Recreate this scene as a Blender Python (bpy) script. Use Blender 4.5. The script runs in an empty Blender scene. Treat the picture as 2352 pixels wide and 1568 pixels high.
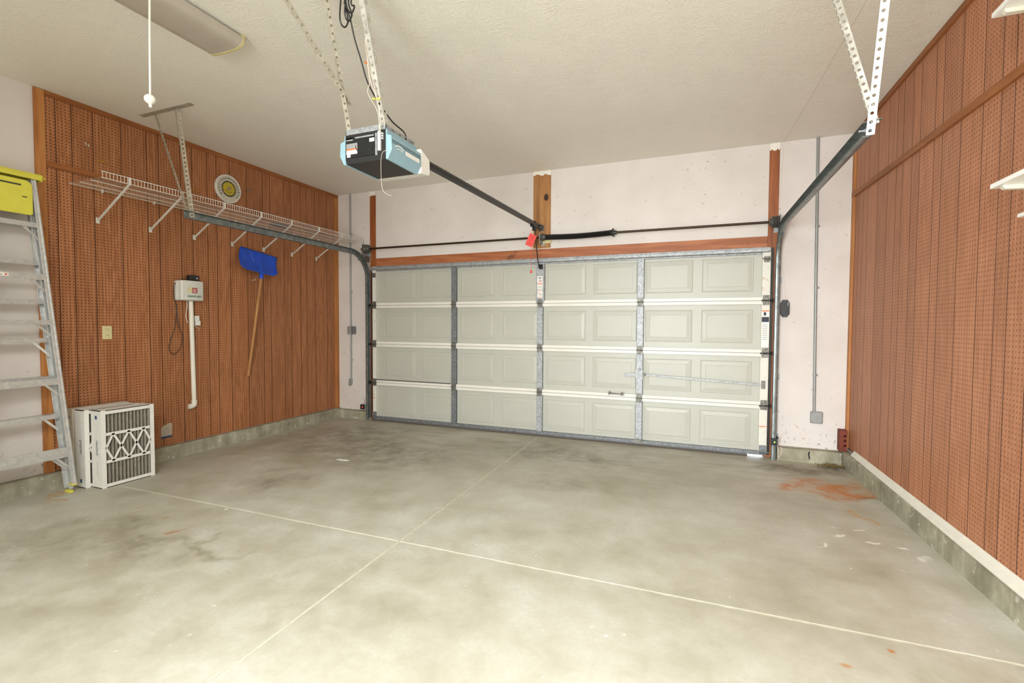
import bpy, bmesh, math, random
from mathutils import Vector, Matrix
random.seed(7)
scene = bpy.context.scene
C = scene.collection

# ------------------------------------------------------------ camera
cam_data = bpy.data.cameras.new('camera')
cam = bpy.data.objects.new('camera', cam_data)
C.objects.link(cam)
cam_data.sensor_fit = 'HORIZONTAL'
cam_data.sensor_width = 36.0
cam_data.lens = 1087.6 / 2352 * 36.0
cam_data.clip_start = 0.05
_yaw, _pitch, _roll = -0.3762, -0.0347, 0.0051
_f = Vector((math.sin(_yaw) * math.cos(_pitch), math.cos(_yaw) * math.cos(_pitch), math.sin(_pitch)))
_r = Vector((math.cos(_yaw), -math.sin(_yaw), 0))
_u = _r.cross(_f)
_r2 = math.cos(_roll) * _r + math.sin(_roll) * _u
_u2 = -math.sin(_roll) * _r + math.cos(_roll) * _u
cam.matrix_world = Matrix(((_r2.x, _u2.x, -_f.x, 4.2179), (_r2.y, _u2.y, -_f.y, -5.4066),
                           (_r2.z, _u2.z, -_f.z, 1.3387), (0, 0, 0, 1)))
scene.camera = cam

# ------------------------------------------------------------ world, lights, exposure
world = bpy.data.worlds.new('world')
scene.world = world
world.use_nodes = True
wb = world.node_tree.nodes['Background']
wb.inputs[0].default_value = (0.80, 0.89, 1.0, 1)
wb.inputs[1].default_value = 6.0


def area_light(name, loc, target, size, size_y, power, color, spread=180):
    ld = bpy.data.lights.new(name, 'AREA')
    ld.shape = 'RECTANGLE'
    ld.size, ld.size_y = size, size_y
    ld.energy = power
    ld.color = color
    ld.spread = math.radians(spread)
    lo = bpy.data.objects.new(name, ld)
    C.objects.link(lo)
    lo.location = loc
    d = Vector(target) - Vector(loc)
    lo.rotation_euler = d.to_track_quat('-Z', 'Y').to_euler()
    return lo


# added ceiling area light standing in for bounced flash; no fitting there
LIT = (0.94, 0.985, 1.0)
area_light('ceiling_bounce_light', (4.1, -6.6, 3.085), (4.1, -6.4, 0.0), 2.0, 0.6, 228, LIT)
# added fill light at the rear wall; no doorway stands there
area_light('rear_fill_light', (3.3, -7.90, 1.10), (4.6, 0.0, 0.0), 1.4, 2.0, 130, LIT, 100)

vs = scene.view_settings
vs.view_transform = 'Standard'
vs.look = 'None'
vs.exposure = 0.16
vs.gamma = 1.0
vs.use_curve_mapping = False

# ------------------------------------------------------------ constants of the room
XL, H, YW, YF = -0.638, 3.178, 0.045, -8.0
Z0 = 0.0


def XR(y):
    return 5.570 + (0.04 - y) * 0.011


# ------------------------------------------------------------ material helpers
def lin(h):
    h = h.lstrip('#')
    v = [int(h[i:i + 2], 16) / 255 for i in (0, 2, 4)]
    return tuple((c / 12.92 if c <= 0.04045 else ((c + 0.055) / 1.055) ** 2.4) for c in v) + (1.0,)


def new_mat(name):
    m = bpy.data.materials.new(name)
    m.use_nodes = True
    nt = m.node_tree
    b = nt.nodes['Principled BSDF']
    return m, nt, b


class NT:
    """small wrapper to write node graphs tersely"""

    def __init__(s, nt):
        s.nt = nt

    def n(s, t, **kw):
        nd = s.nt.nodes.new(t)
        for k, v in kw.items():
            setattr(nd, k, v)
        return nd

    def l(s, a, b):
        s.nt.links.new(a, b)

    def inp(s, sock, v):
        if hasattr(v, 'is_output'):
            s.nt.links.new(v, sock)
        else:
            sock.default_value = v

    def math(s, op, a, b=0.0, c=0.0, clamp=False):
        nd = s.n('ShaderNodeMath', operation=op, use_clamp=clamp)
        s.inp(nd.inputs[0], a)
        s.inp(nd.inputs[1], b)
        s.inp(nd.inputs[2], c)
        return nd.outputs[0]

    def pos(s):
        return s.n('ShaderNodeNewGeometry').outputs['Position']

    def xyz(s, v):
        nd = s.n('ShaderNodeSeparateXYZ')
        s.inp(nd.inputs[0], v)
        return nd.outputs

    def comb(s, x, y, z):
        nd = s.n('ShaderNodeCombineXYZ')
        s.inp(nd.inputs[0], x)
        s.inp(nd.inputs[1], y)
        s.inp(nd.inputs[2], z)
        return nd.outputs[0]

    def vmul(s, v, t):
        nd = s.n('ShaderNodeVectorMath', operation='MULTIPLY')
        s.inp(nd.inputs[0], v)
        nd.inputs[1].default_value = t
        return nd.outputs[0]

    def vadd(s, v, t):
        nd = s.n('ShaderNodeVectorMath', operation='ADD')
        s.inp(nd.inputs[0], v)
        s.inp(nd.inputs[1], t)
        return nd.outputs[0]

    def noise(s, v, scale, detail=4, rough=0.55, dist=0.0):
        nd = s.n('ShaderNodeTexNoise')
        s.inp(nd.inputs['Vector'], v)
        nd.inputs['Scale'].default_value = scale
        nd.inputs['Detail'].default_value = detail
        nd.inputs['Roughness'].default_value = rough
        nd.inputs['Distortion'].default_value = dist
        return nd.outputs['Fac']

    def ramp(s, f, stops):
        nd = s.n('ShaderNodeValToRGB')
        s.inp(nd.inputs[0], f)
        el = nd.color_ramp.elements
        while len(el) < len(stops):
            el.new(0.5)
        for e, (p, c) in zip(el, stops):
            e.position = p
            e.color = c if len(c) == 4 else tuple(c) + (1,)
        return nd.outputs[0]

    def maprange(s, v, a, b, c=0.0, d=1.0, smooth=True):
        nd = s.n('ShaderNodeMapRange')
        nd.interpolation_type = 'SMOOTHSTEP' if smooth else 'LINEAR'
        s.inp(nd.inputs[0], v)
        nd.inputs[1].default_value = a
        nd.inputs[2].default_value = b
        nd.inputs[3].default_value = c
        nd.inputs[4].default_value = d
        return nd.outputs[0]

    def mix(s, f, a, b, mode='MIX'):
        nd = s.n('ShaderNodeMix', data_type='RGBA', blend_type=mode)
        s.inp(nd.inputs[0], f)
        s.inp(nd.inputs[6], a)
        s.inp(nd.inputs[7], b)
        return nd.outputs[2]

    def bump(s, h, strength=0.3, dist=0.01):
        nd = s.n('ShaderNodeBump')
        nd.inputs['Strength'].default_value = strength
        nd.inputs['Distance'].default_value = dist
        s.inp(nd.inputs['Height'], h)
        return nd.outputs[0]


def simple(name, hexc, rough=0.5, metal=0.0, var=0.06, scale=14.0, bump=0.0, bscale=60.0, spec=0.5):
    m, nt, b = new_mat(name)
    g = NT(nt)
    p = g.pos()
    c = lin(hexc)
    f = g.noise(p, scale, 3)
    dark = tuple(x * (1 - var * 2) for x in c[:3]) + (1,)
    lite = tuple(min(1, x * (1 + var)) for x in c[:3]) + (1,)
    g.l(g.ramp(f, [(0.25, dark), (0.75, lite)]), b.inputs['Base Color'])
    b.inputs['Roughness'].default_value = rough
    b.inputs['Metallic'].default_value = metal
    b.inputs['Specular IOR Level'].default_value = spec
    if bump:
        g.l(g.bump(g.noise(p, bscale, 3), bump, 0.004), b.inputs['Normal'])
    return m


M = {}


def pegboard(name, dark, mid, lite, hole, phase_y, phase_z):
    """wood grain printed hardboard with a one inch grid of peg holes"""
    m, nt, b = new_mat(name)
    g = NT(nt)
    p = g.pos()
    x, y, z = g.xyz(p)
    info = g.n('ShaderNodeObjectInfo')
    rnd = info.outputs['Random']
    off = g.math('MULTIPLY', rnd, 37.0)
    gv = g.comb(g.math('MULTIPLY', y, 9.0), g.math('ADD', g.math('MULTIPLY', z, 0.55), off), off)
    n1 = g.noise(gv, 1.0, 4, 0.6, 0.6)
    wv = g.comb(g.math('MULTIPLY', y, 85.0), g.math('MULTIPLY', z, 2.2), off)
    n2 = g.noise(wv, 1.0, 3, 0.6, 0.3)
    band = g.math('FRACT', g.math('MULTIPLY', n1, 9.0))
    band = g.math('ABSOLUTE', g.math('SUBTRACT', band, 0.5))
    mixf = g.math('ADD', g.math('MULTIPLY', n2, 0.55), g.math('MULTIPLY', band, 0.42))
    col = g.ramp(mixf, [(0.10, lin(dark)), (0.40, lin(mid)), (0.72, lin(lite))])
    tone = g.maprange(rnd, 0, 1, 0.90, 1.08, False)
    tn = g.n('ShaderNodeMix', data_type='RGBA', blend_type='MULTIPLY')
    tn.inputs[0].default_value = 1.0
    g.l(col, tn.inputs[6])
    g.l(g.comb(tone, tone, tone), tn.inputs[7])
    col = tn.outputs[2]
    hy = g.math('SUBTRACT', g.math('FRACT', g.math('ADD', g.math('DIVIDE', y, 0.0254), phase_y)), 0.5)
    hz = g.math('SUBTRACT', g.math('FRACT', g.math('ADD', g.math('DIVIDE', z, 0.0254), phase_z)), 0.5)
    rr = g.math('SQRT', g.math('ADD', g.math('MULTIPLY', hy, hy), g.math('MULTIPLY', hz, hz)))
    hm = g.maprange(rr, 0.12, 0.185, 1.0, 0.0)
    col = g.mix(hm, col, lin(hole))
    g.l(col, b.inputs['Base Color'])
    b.inputs['Roughness'].default_value = 0.48
    b.inputs['Specular IOR Level'].default_value = 0.35
    h = g.math('SUBTRACT', g.math('MULTIPLY', n2, 0.12), hm)
    g.l(g.bump(h, 0.9, 0.004), b.inputs['Normal'])
    return m


M['peg'] = pegboard('pegboard_brown', '#885230', '#ad724a', '#c48962', '#3e2416', 0.2, 0.3)
M['peg_right'] = pegboard('pegboard_reddish', '#96603f', '#b97c5a', '#cd9170', '#86553b', 0.2, 0.3)
M['groove'] = simple('groove_dark_brown', '#3b2013', 0.7)


def lumber(name, a, b_, c, axis='z', scale=1.0, knots=True):
    m, nt, b = new_mat(name)
    g = NT(nt)
    x, y, z = g.xyz(g.pos())
    info = g.n('ShaderNodeObjectInfo')
    off = g.math('MULTIPLY', info.outputs['Random'], 23.0)
    long_, s1, s2 = (z, x, y) if axis == 'z' else ((x, z, y) if axis == 'x' else (y, z, x))
    v = g.comb(g.math('MULTIPLY', s1, 22 * scale), g.math('MULTIPLY', s2, 22 * scale),
               g.math('ADD', g.math('MULTIPLY', long_, 1.6), off))
    n1 = g.noise(v, 1.0, 4, 0.6, 0.8)
    v2 = g.comb(g.math('MULTIPLY', s1, 6.0), g.math('MULTIPLY', s2, 6.0),
                g.math('ADD', g.math('MULTIPLY', long_, 5.0), off))
    n2 = g.noise(v2, 1.0, 3)
    col = g.ramp(n1, [(0.30, lin(a)), (0.5, lin(b_)), (0.72, lin(c))])
    if knots:
        kn = g.maprange(n2, 0.66, 0.74, 0.0, 0.75)
        col = g.mix(kn, col, lin('#5a3018'))
    g.l(col, b.inputs['Base Color'])
    b.inputs['Roughness'].default_value = 0.55
    g.l(g.bump(n1, 0.15, 0.003), b.inputs['Normal'])
    return m


M['trim_z'] = lumber('stained_trim_vertical', '#9c602c', '#b4743a', '#c68a50', 'z', 1, True)
M['trim_y'] = lumber('stained_trim_lengthwise', '#7f4a22', '#96592a', '#a96a37', 'y', 1, False)
M['lumber_z'] = lumber('red_cedar_post', '#7c421f', '#965327', '#a8683a', 'z')
M['lumber_x'] = lumber('red_cedar_header', '#8f4f28', '#a5613a', '#b9784c', 'x')
M['lumber_plain'] = lumber('pine_post', '#8d6036', '#a8743f', '#ba8a55', 'z')
M['handle_wood'] = lumber('ash_handle', '#9a6a38', '#b07d45', '#bd8c55', 'z', 1, False)


def drywall():
    m, nt, b = new_mat('drywall_pinkish_white')
    g = NT(nt)
    p = g.pos()
    base = g.ramp(g.noise(p, 2.2, 4), [(0.3, lin('#d6cec8')), (0.7, lin('#e1dad5'))])
    sp = g.noise(p, 34.0, 2, 0.4)
    specks = g.maprange(sp, 0.735, 0.77, 0.0, 0.55)
    col = g.mix(specks, base, lin('#8a7a6c'))
    x, y, z = g.xyz(p)
    low = g.math('MULTIPLY', g.maprange(z, 0.13, 0.55, 1.0, 0.0), g.maprange(g.noise(p, 26.0, 3), 0.60, 0.68, 0, 0.55))
    col = g.mix(low, col, lin('#77604a'))
    g.l(col, b.inputs['Base Color'])
    b.inputs['Roughness'].default_value = 0.75
    g.l(g.bump(g.noise(p, 120, 2), 0.08, 0.002), b.inputs['Normal'])
    return m


M['drywall'] = drywall()


def ceiling_mat():
    m, nt, b = new_mat('ceiling_stomp_texture')
    g = NT(nt)
    p = g.pos()
    x, y, z = g.xyz(p)
    hs = []
    for k, (sc, o) in enumerate(((4.2, 0.0), (5.1, 11.3))):
        v = g.comb(g.math('ADD', x, o), g.math('ADD', y, o * 0.7), 0.0)
        vo = g.n('ShaderNodeTexVoronoi', voronoi_dimensions='2D')
        g.l(v, vo.inputs['Vector'])
        vo.inputs['Scale'].default_value = sc
        vo.inputs['Randomness'].default_value = 1.0
        sub = g.n('ShaderNodeVectorMath', operation='SUBTRACT')
        g.l(v, sub.inputs[0])
        g.l(vo.outputs['Position'], sub.inputs[1])
        dx, dy, _ = g.xyz(sub.outputs[0])
        ang = g.math('ARCTAN2', dy, dx)
        rad = vo.outputs['Distance']
        nv = g.comb(g.math('MULTIPLY', g.math('COSINE', ang), 4.5), g.math('MULTIPLY', g.math('SINE', ang), 4.5),
                    g.math('MULTIPLY', rad, 2.0))
        nz = g.noise(nv, 2.2, 2, 0.5)
        st = g.maprange(nz, 0.52, 0.62, 0, 1)
        fade = g.math('MULTIPLY', g.maprange(rad, 0.05, 0.2, 0, 1), g.maprange(rad, 0.75, 0.4, 0, 1))
        hs.append(g.math('MULTIPLY', st, fade))
    h = g.math('MAXIMUM', hs[0], hs[1])
    n = g.noise(p, 45, 3)
    h2 = g.math('ADD', h, g.math('MULTIPLY', n, 0.25))
    col = g.ramp(g.noise(p, 0.8, 3), [(0.3, lin('#ece8dd')), (0.7, lin('#f1ede3'))])
    g.l(col, b.inputs['Base Color'])
    b.inputs['Roughness'].default_value = 0.6
    g.l(g.bump(h2, 0.38, 0.006), b.inputs['Normal'])
    return m


M['ceiling'] = ceiling_mat()


def concrete_floor():
    m, nt, b = new_mat('floor_concrete_stained')
    g = NT(nt)
    p = g.pos()
    warp = g.n('ShaderNodeTexNoise')
    g.l(p, warp.inputs['Vector'])
    warp.inputs['Scale'].default_value = 2.6
    warp.inputs['Detail'].default_value = 4
    sub = g.n('ShaderNodeVectorMath', operation='SUBTRACT')
    g.l(warp.outputs['Color'], sub.inputs[0])
    sub.inputs[1].default_value = (0.5, 0.5, 0.5)
    pw = g.vadd(p, g.vmul(sub.outputs[0], (1.1, 1.1, 0.0)))
    big = g.noise(p, 0.9, 5, 0.6)
    mid = g.noise(g.vmul(p, (1.0, 1.0, 1.0)), 4.0, 5, 0.65)
    fine = g.noise(p, 38.0, 4, 0.7)
    col = g.ramp(g.math('ADD', g.math('MULTIPLY', big, 0.55), g.math('MULTIPLY', mid, 0.45)),
                 [(0.34, lin('#a29c88')), (0.5, lin('#b9b5a5')), (0.64, lin('#c9c7bc'))])
    col = g.mix(g.maprange(fine, 0.35, 0.7, 0.0, 0.22), col, lin('#a39b84'))
    # long drag marks across the far half of the slab
    sm = g.noise(g.vmul(p, (1.2, 5.0, 1.0)), 1.6, 4, 0.6, 0.4)
    px, py, pz = g.xyz(p)
    far = g.maprange(py, -2.2, -0.3, 0.0, 1.0)
    col = g.mix(g.math('MULTIPLY', far, g.maprange(sm, 0.40, 0.74, 0.02, 0.50)), col, lin('#8f866f'))

    def stain(cx, cy, rx, ry, colour, strength, inner=0.25, warped=True, tex=None):
        nonlocal col
        d = g.n('ShaderNodeVectorMath', operation='SUBTRACT')
        g.l(pw if warped else p, d.inputs[0])
        d.inputs[1].default_value = (cx, cy, 0)
        s = g.vmul(d.outputs[0], (1 / rx, 1 / ry, 0))
        ln = g.n('ShaderNodeVectorMath', operation='LENGTH')
        g.l(s, ln.inputs[0])
        f = g.maprange(ln.outputs['Value'], 1.0, inner, 0.0, strength)
        if tex is not None:
            f = g.math('MULTIPLY', f, tex)
        col = g.mix(f, col, lin(colour))

    blot = g.maprange(g.noise(p, 6.0, 5, 0.7), 0.36, 0.62, 0.25, 1.0)
    stain(1.1, -1.3, 1.7, 0.9, '#6f664f', 0.62, 0.1, True, blot)
    stain(0.85, -2.45, 0.5, 0.35, '#6a5f4a', 0.50, 0.1, True, blot)
    stain(0.3, -0.7, 1.1, 0.7, '#665d48', 0.55, 0.1, True, blot)
    stain(2.9, -0.75, 1.1, 0.6, '#6c654f', 0.60, 0.1, True, blot)
    stain(3.2, -1.45, 0.9, 0.30, '#857e69', 0.45, 0.1, True, blot)
    stain(4.7, -1.25, 0.7, 0.25, '#99937f', 0.4, 0.1, True, blot)
    stain(1.0, -3.55, 0.6, 0.3, '#6f664f', 0.55, 0.1, True, blot)
    stain(0.5, -3.95, 0.8, 0.5, '#80775f', 0.5, 0.1, True, blot)
    stain(1.55, -3.42, 0.35, 0.10, '#77704f', 0.6, 0.1, True, blot)
    stain(0.55, -3.5, 0.14, 0.03, '#b98a4a', 0.5, 0.1, True)
    stain(-0.3, -1.9, 0.35, 1.6, '#8a8068', 0.35, 0.1, True, blot)
    stain(5.15, -0.25, 0.62, 0.28, '#58442f', 0.75, 0.2, True, blot)
    stain(5.2, -0.82, 0.46, 0.30, '#bd7430', 1.0, 0.3, True, blot)
    stain(5.38, -0.98, 0.22, 0.10, '#8c4a22', 0.65, 0.1, True, blot)
    stain(5.35, -1.35, 0.10, 0.06, '#c08a45', 0.6, 0.1, True)
    stain(1.08, -3.27, 0.16, 0.05, '#a8703f', 0.6, 0.1, True)
    stain(-0.28, -3.37, 0.10, 0.05, '#c08a45', 0.55, 0.2, True)
    stain(4.98, -3.05, 0.02, 0.02, '#b5702a', 0.8, 0.2, False)
    stain(4.78, -3.22, 0.035, 0.02, '#b5702a', 0.6, 0.2, False)
    stain(4.15, -0.28, 0.05, 0.02, '#a0633a', 0.7, 0.2, False)
    for (cx, cy, rx, ry) in ((5.18, -1.55, .05, .02), (5.12, -1.82, .04, .03), (5.25, -1.95, .08, .04), (5.4, -2.1, .10, .05),
                             (1.0, -2.9, 0.05, 0.02), (4.9, -2.0, .03, .03)):
        stain(cx, cy, rx, ry, '#f0eee8', 0.8, 0.2, True)
    wsp = g.math('MULTIPLY', g.maprange(g.noise(p, 27.0, 3, 0.6), 0.66, 0.74, 0, 0.6), g.maprange(g.noise(p, 1.7, 2), 0.45, 0.6, 0, 1))
    col = g.mix(wsp, col, lin('#e9e6dc'))
    g.l(col, b.inputs['Base Color'])
    rg = g.maprange(mid, 0.3, 0.7, 0.42, 0.62)
    g.l(rg, b.inputs['Roughness'])
    b.inputs['Specular IOR Level'].default_value = 0.35
    g.l(g.bump(g.math('ADD', fine, g.math('MULTIPLY', mid, 0.6)), 0.10, 0.004), b.inputs['Normal'])
    return m


M['floor'] = concrete_floor()


def curb_mat():
    m, nt, b = new_mat('curb_concrete')
    g = NT(nt)
    p = g.pos()
    x, y, z = g.xyz(p)
    n = g.noise(p, 5.0, 5, 0.65)
    st = g.noise(g.vmul(p, (14, 14, 1.5)), 1.0, 4)
    col = g.ramp(g.math('ADD', g.math('MULTIPLY', n, 0.6), g.math('MULTIPLY', st, 0.4)),
                 [(0.34, lin('#7f7a66')), (0.52, lin('#a09b86')), (0.68, lin('#bfbaa8'))])
    col = g.mix(g.maprange(g.noise(p, 17, 4), 0.62, 0.7, 0, .6), col, lin('#d8d4c8'))
    g.l(col, b.inputs['Base Color'])
    b.inputs['Roughness'].default_value = 0.8
    g.l(g.bump(n, 0.3, 0.006), b.inputs['Normal'])
    return m


M['curb'] = curb_mat()
M['joint'] = simple('joint_filler', '#d0cab6', 0.9, 0, 0.10, 20)
M['door'] = simple('door_painted_steel', '#b8b8ad', 0.42, 0, 0.02, 3.0)
M['door_rail'] = simple('door_rail_white', '#e6e3da', 0.4, 0, 0.03, 5.0)


def end_stile():
    m, nt, b = new_mat('end_stile_rusty_white')
    g = NT(nt)
    p = g.pos()
    n = g.noise(p, 24, 4, 0.65)
    col = g.mix(g.maprange(n, 0.56, 0.68, 0, 0.7), lin('#dedbd0'), lin('#a98e5c'))
    g.l(col, b.inputs['Base Color'])
    b.inputs['Roughness'].default_value = 0.5
    return m


M['end_stile'] = end_stile()


def galv(name, a, c, rough=0.42, metal=0.75, sc=70):
    m, nt, b = new_mat(name)
    g = NT(nt)
    p = g.pos()
    vo = g.n('ShaderNodeTexVoronoi')
    g.l(p, vo.inputs['Vector'])
    vo.inputs['Scale'].default_value = sc
    cx = g.xyz(vo.outputs['Color'])[0]
    f = g.math('ADD', g.math('MULTIPLY', cx, 0.5), g.math('MULTIPLY', g.noise(p, 22, 3), 0.5))
    g.l(g.ramp(f, [(0.2, lin(a)), (0.8, lin(c))]), b.inputs['Base Color'])
    b.inputs['Metallic'].default_value = metal
    b.inputs['Roughness'].default_value = rough
    return m


M['galv'] = galv('galvanised_steel', '#8b8e91', '#b4b7b9', 0.55, 0.5)
M['galv_dark'] = galv('galvanised_steel_weathered_shaded', '#686c70', '#8d9194', 0.55, 0.5)
M['track'] = galv('track_steel', '#727a7a', '#929a99', 0.40, 0.7, 25)
M['angle'] = galv('perforated_angle_steel', '#b9b6ab', '#dcdad2', 0.42, 0.55, 30)
M['angle_old'] = galv('perforated_angle_dull', '#a49d8c', '#bdb7a6', 0.55, 0.4, 30)
M['hw'] = galv('hinge_steel', '#5d5b55', '#8b8880', 0.5, 0.5, 60)
M['hw_dark'] = simple('greasy_dark_steel_and_shade', '#35322d', 0.5, 0.5, 0.15, 40)
M['alu'] = galv('ladder_aluminium', '#c2c4c4', '#d6d7d5', 0.36, 0.55, 40)
M['black'] = simple('black_plastic', '#222222', 0.45, 0, 0.05)
M['black_steel'] = simple('black_steel', '#2a2b2b', 0.38, 0.4, 0.08)
M['bronze'] = simple('brown_oiled_shaft', '#3c2c20', 0.4, 0.5, 0.15, 30)
M['drum'] = simple('cast_drum_grey', '#5d5d58', 0.5, 0.5, 0.12, 40)
M['blue_cover'] = simple('opener_blue_plastic', '#8fb0bd', 0.38, 0, 0.03)
M['lens'] = simple('opener_white_lens', '#ecebe4', 0.3, 0, 0.02)
M['white'] = simple('white_plastic', '#e8e6df', 0.4, 0, 0.02)
M['white_enamel'] = simple('white_enamel_wire', '#dcd8cf', 0.4, 0, 0.03)
M['cotton'] = simple('cotton_cord_white', '#d9d5c8', 0.7, 0, 0.03)
M['pvc'] = simple('white_pvc', '#e6e1d3', 0.35, 0, 0.02)
M['cream'] = simple('cream_plastic', '#d9cf9f', 0.4, 0, 0.03)
M['ctrl'] = simple('controller_grey_plastic', '#d3d3cb', 0.4, 0, 0.02)
M['yellow'] = simple('yellow_plastic', '#dbd450', 0.42, 0, 0.04)
M['blue'] = simple('blue_shovel_plastic', '#1c50cc', 0.36, 0, 0.08)
M['conduit'] = simple('grey_conduit', '#9a9c9b', 0.45, 0.3, 0.05)
M['card_white'] = simple('white_cardboard', '#e2e0d9', 0.7, 0, 0.03)
M['card_tan'] = simple('tan_cardboard', '#c9bfac', 0.75, 0, 0.05)
M['pleat'] = simple('dusty_filter_media', '#a29b8c', 0.9, 0, 0.15, 30, 0.3, 120)
M['slot'] = simple('dark_opening', '#1d1f22', 0.8)
M['ink'] = simple('dark_ink', '#2f343c', 0.6)
M['ink_blue'] = simple('blue_ink', '#22406f', 0.6)
M['ink_green'] = simple('green_ink', '#1d6a4c', 0.6)
M['ink_grey'] = simple('grey_ink', '#8d8d8d', 0.6)
M['red'] = simple('red_tag', '#e8524a', 0.6, 0, 0.03)
M['red_ink'] = simple('red_ink', '#b03038', 0.6)
M['orange'] = simple('orange_plastic', '#e06a33', 0.5)
M['wire_white'] = simple('bell_wire_pinkish', '#dccabb', 0.5)
M['fixture'] = simple('aged_acrylic_lens', '#b7afa3', 0.3, 0, 0.03)
M['fixture_end'] = simple('yellowed_end_cap', '#cbbf8b', 0.4)
M['brick'] = simple('red_brick', '#7c3d2c', 0.85, 0, 0.18, 30, 0.4, 80)
M['shelf'] = simple('white_melamine', '#efeeea', 0.35, 0, 0.01)
M['bracket_cream'] = simple('cream_bracket', '#dcd8c4', 0.4)
M['strip'] = simple('white_vinyl_strip', '#e3dfd2', 0.5, 0, 0.04)
M['rubber'] = simple('grey_rubber_seal', '#5b5550', 0.8)
M['litter'] = simple('dry_leaf_litter', '#94804a', 0.9, 0, 0.25, 60)
M['paper'] = simple('faded_paper_label', '#bdb09a', 0.8, 0, 0.08, 40)
M['dial'] = simple('dial_offwhite', '#cfc9b8', 0.45)
M['dial_ring'] = simple('dial_dark_ring', '#3e4130', 0.5)
M['dial_yellow'] = simple('dial_yellow', '#c4b030', 0.5)
M['needle'] = simple('needle_red', '#b4471f', 0.5)
M['wall_plain'] = simple('rear_wall_paint', '#d8d0c4', 0.8)
M['driveway'] = simple('driveway_concrete', '#c9c6bd', 0.9, 0, 0.08)


def emit(name, hexc, s):
    m, nt, b = new_mat(name)
    b.inputs['Base Color'].default_value = lin(hexc)
    b.inputs['Emission Color'].default_value = lin(hexc)
    b.inputs['Emission Strength'].default_value = s
    return m


M['led_green'] = emit('green_led', '#7dff3a', 6)
M['led_red'] = emit('red_led', '#ff3020', 5)


# ------------------------------------------------------------ geometry helpers
def bx(bm, x0, x1, y0, y1, z0, z1):
    vs_ = [bm.verts.new(v) for v in ((x0, y0, z0), (x1, y0, z0), (x1, y1, z0), (x0, y1, z0),
                                     (x0, y0, z1), (x1, y0, z1), (x1, y1, z1), (x0, y1, z1))]
    for f in ((0, 3, 2, 1), (4, 5, 6, 7), (0, 1, 5, 4), (1, 2, 6, 5), (2, 3, 7, 6), (3, 0, 4, 7)):
        bm.faces.new([vs_[i] for i in f])


def hexa(bm, pts):
    """8 points, bottom loop then top loop"""
    vs_ = [bm.verts.new(v) for v in pts]
    for f in ((0, 3, 2, 1), (4, 5, 6, 7), (0, 1, 5, 4), (1, 2, 6, 5), (2, 3, 7, 6), (3, 0, 4, 7)):
        bm.faces.new([vs_[i] for i in f])


def frame_of(d):
    d = Vector(d).normalized()
    a = Vector((0, 0, 1)) if abs(d.z) < 0.9 else Vector((1, 0, 0))
    u = d.cross(a).normalized()
    return u, d.cross(u).normalized()


def tube(bm, pts, r, n=8, cap=True):
    pts = [Vector(p) for p in pts]
    rings = []
    u = v = None
    for i, p in enumerate(pts):
        if i == 0:
            d = pts[1] - p
        elif i == len(pts) - 1:
            d = p - pts[i - 1]
        else:
            d = (pts[i + 1] - p).normalized() + (p - pts[i - 1]).normalized()
        d.normalize()
        if u is None:
            u, v = frame_of(d)
        else:
            u = (u - d * u.dot(d)).normalized()
            v = d.cross(u).normalized()
        rr = r[i] if isinstance(r, (list, tuple)) else r
        rings.append([bm.verts.new(p + rr * (math.cos(2 * math.pi * k / n) * u + math.sin(2 * math.pi * k / n) * v)) for k in range(n)])
    for a, b in zip(rings, rings[1:]):
        for k in range(n):
            bm.faces.new((a[k], a[(k + 1) % n], b[(k + 1) % n], b[k]))
    if cap:
        bm.faces.new(rings[0][::-1])
        bm.faces.new(rings[-1])


def bar(bm, p0, p1, w, t, wdir):
    """rectangular bar from p0 to p1, w along wdir, t across"""
    p0, p1 = Vector(p0), Vector(p1)
    d = (p1 - p0).normalized()
    wd = Vector(wdir)
    wd = (wd - d * wd.dot(d)).normalized()
    td = d.cross(wd).normalized()
    q = [(-1, -1), (1, -1), (1, 1), (-1, 1)]
    hexa(bm, [p0 + wd * w / 2 * a + td * t / 2 * b for a, b in q] + [p1 + wd * w / 2 * a + td * t / 2 * b for a, b in q])


def prism(bm, prof, o, ux, uy, ext):
    """2D profile (list of (a,b)) placed at o with axes ux,uy and extruded by vector ext"""
    o, ux, uy, ext = Vector(o), Vector(ux), Vector(uy), Vector(ext)
    a = [bm.verts.new(o + ux * p + uy * q_) for p, q_ in prof]
    b = [bm.verts.new(o + ux * p + uy * q_ + ext) for p, q_ in prof]
    n = len(prof)
    bm.faces.new(a)
    bm.faces.new(b[::-1])
    for i in range(n):
        bm.faces.new((a[i], b[i], b[(i + 1) % n], a[(i + 1) % n]))


def lathe(bm, o, axis, prof, n=24):
    """prof: list of (distance along axis, radius)"""
    o, axis = Vector(o), Vector(axis).normalized()
    u, v = frame_of(axis)
    rings = []
    for t, r in prof:
        rings.append([bm.verts.new(o + axis * t + max(r, 1e-4) * (math.cos(2 * math.pi * k / n) * u + math.sin(2 * math.pi * k / n) * v)) for k in range(n)])
    for a, b in zip(rings, rings[1:]):
        for k in range(n):
            bm.faces.new((a[k], a[(k + 1) % n], b[(k + 1) % n], b[k]))
    bm.faces.new(rings[0][::-1])
    bm.faces.new(rings[-1])


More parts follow.
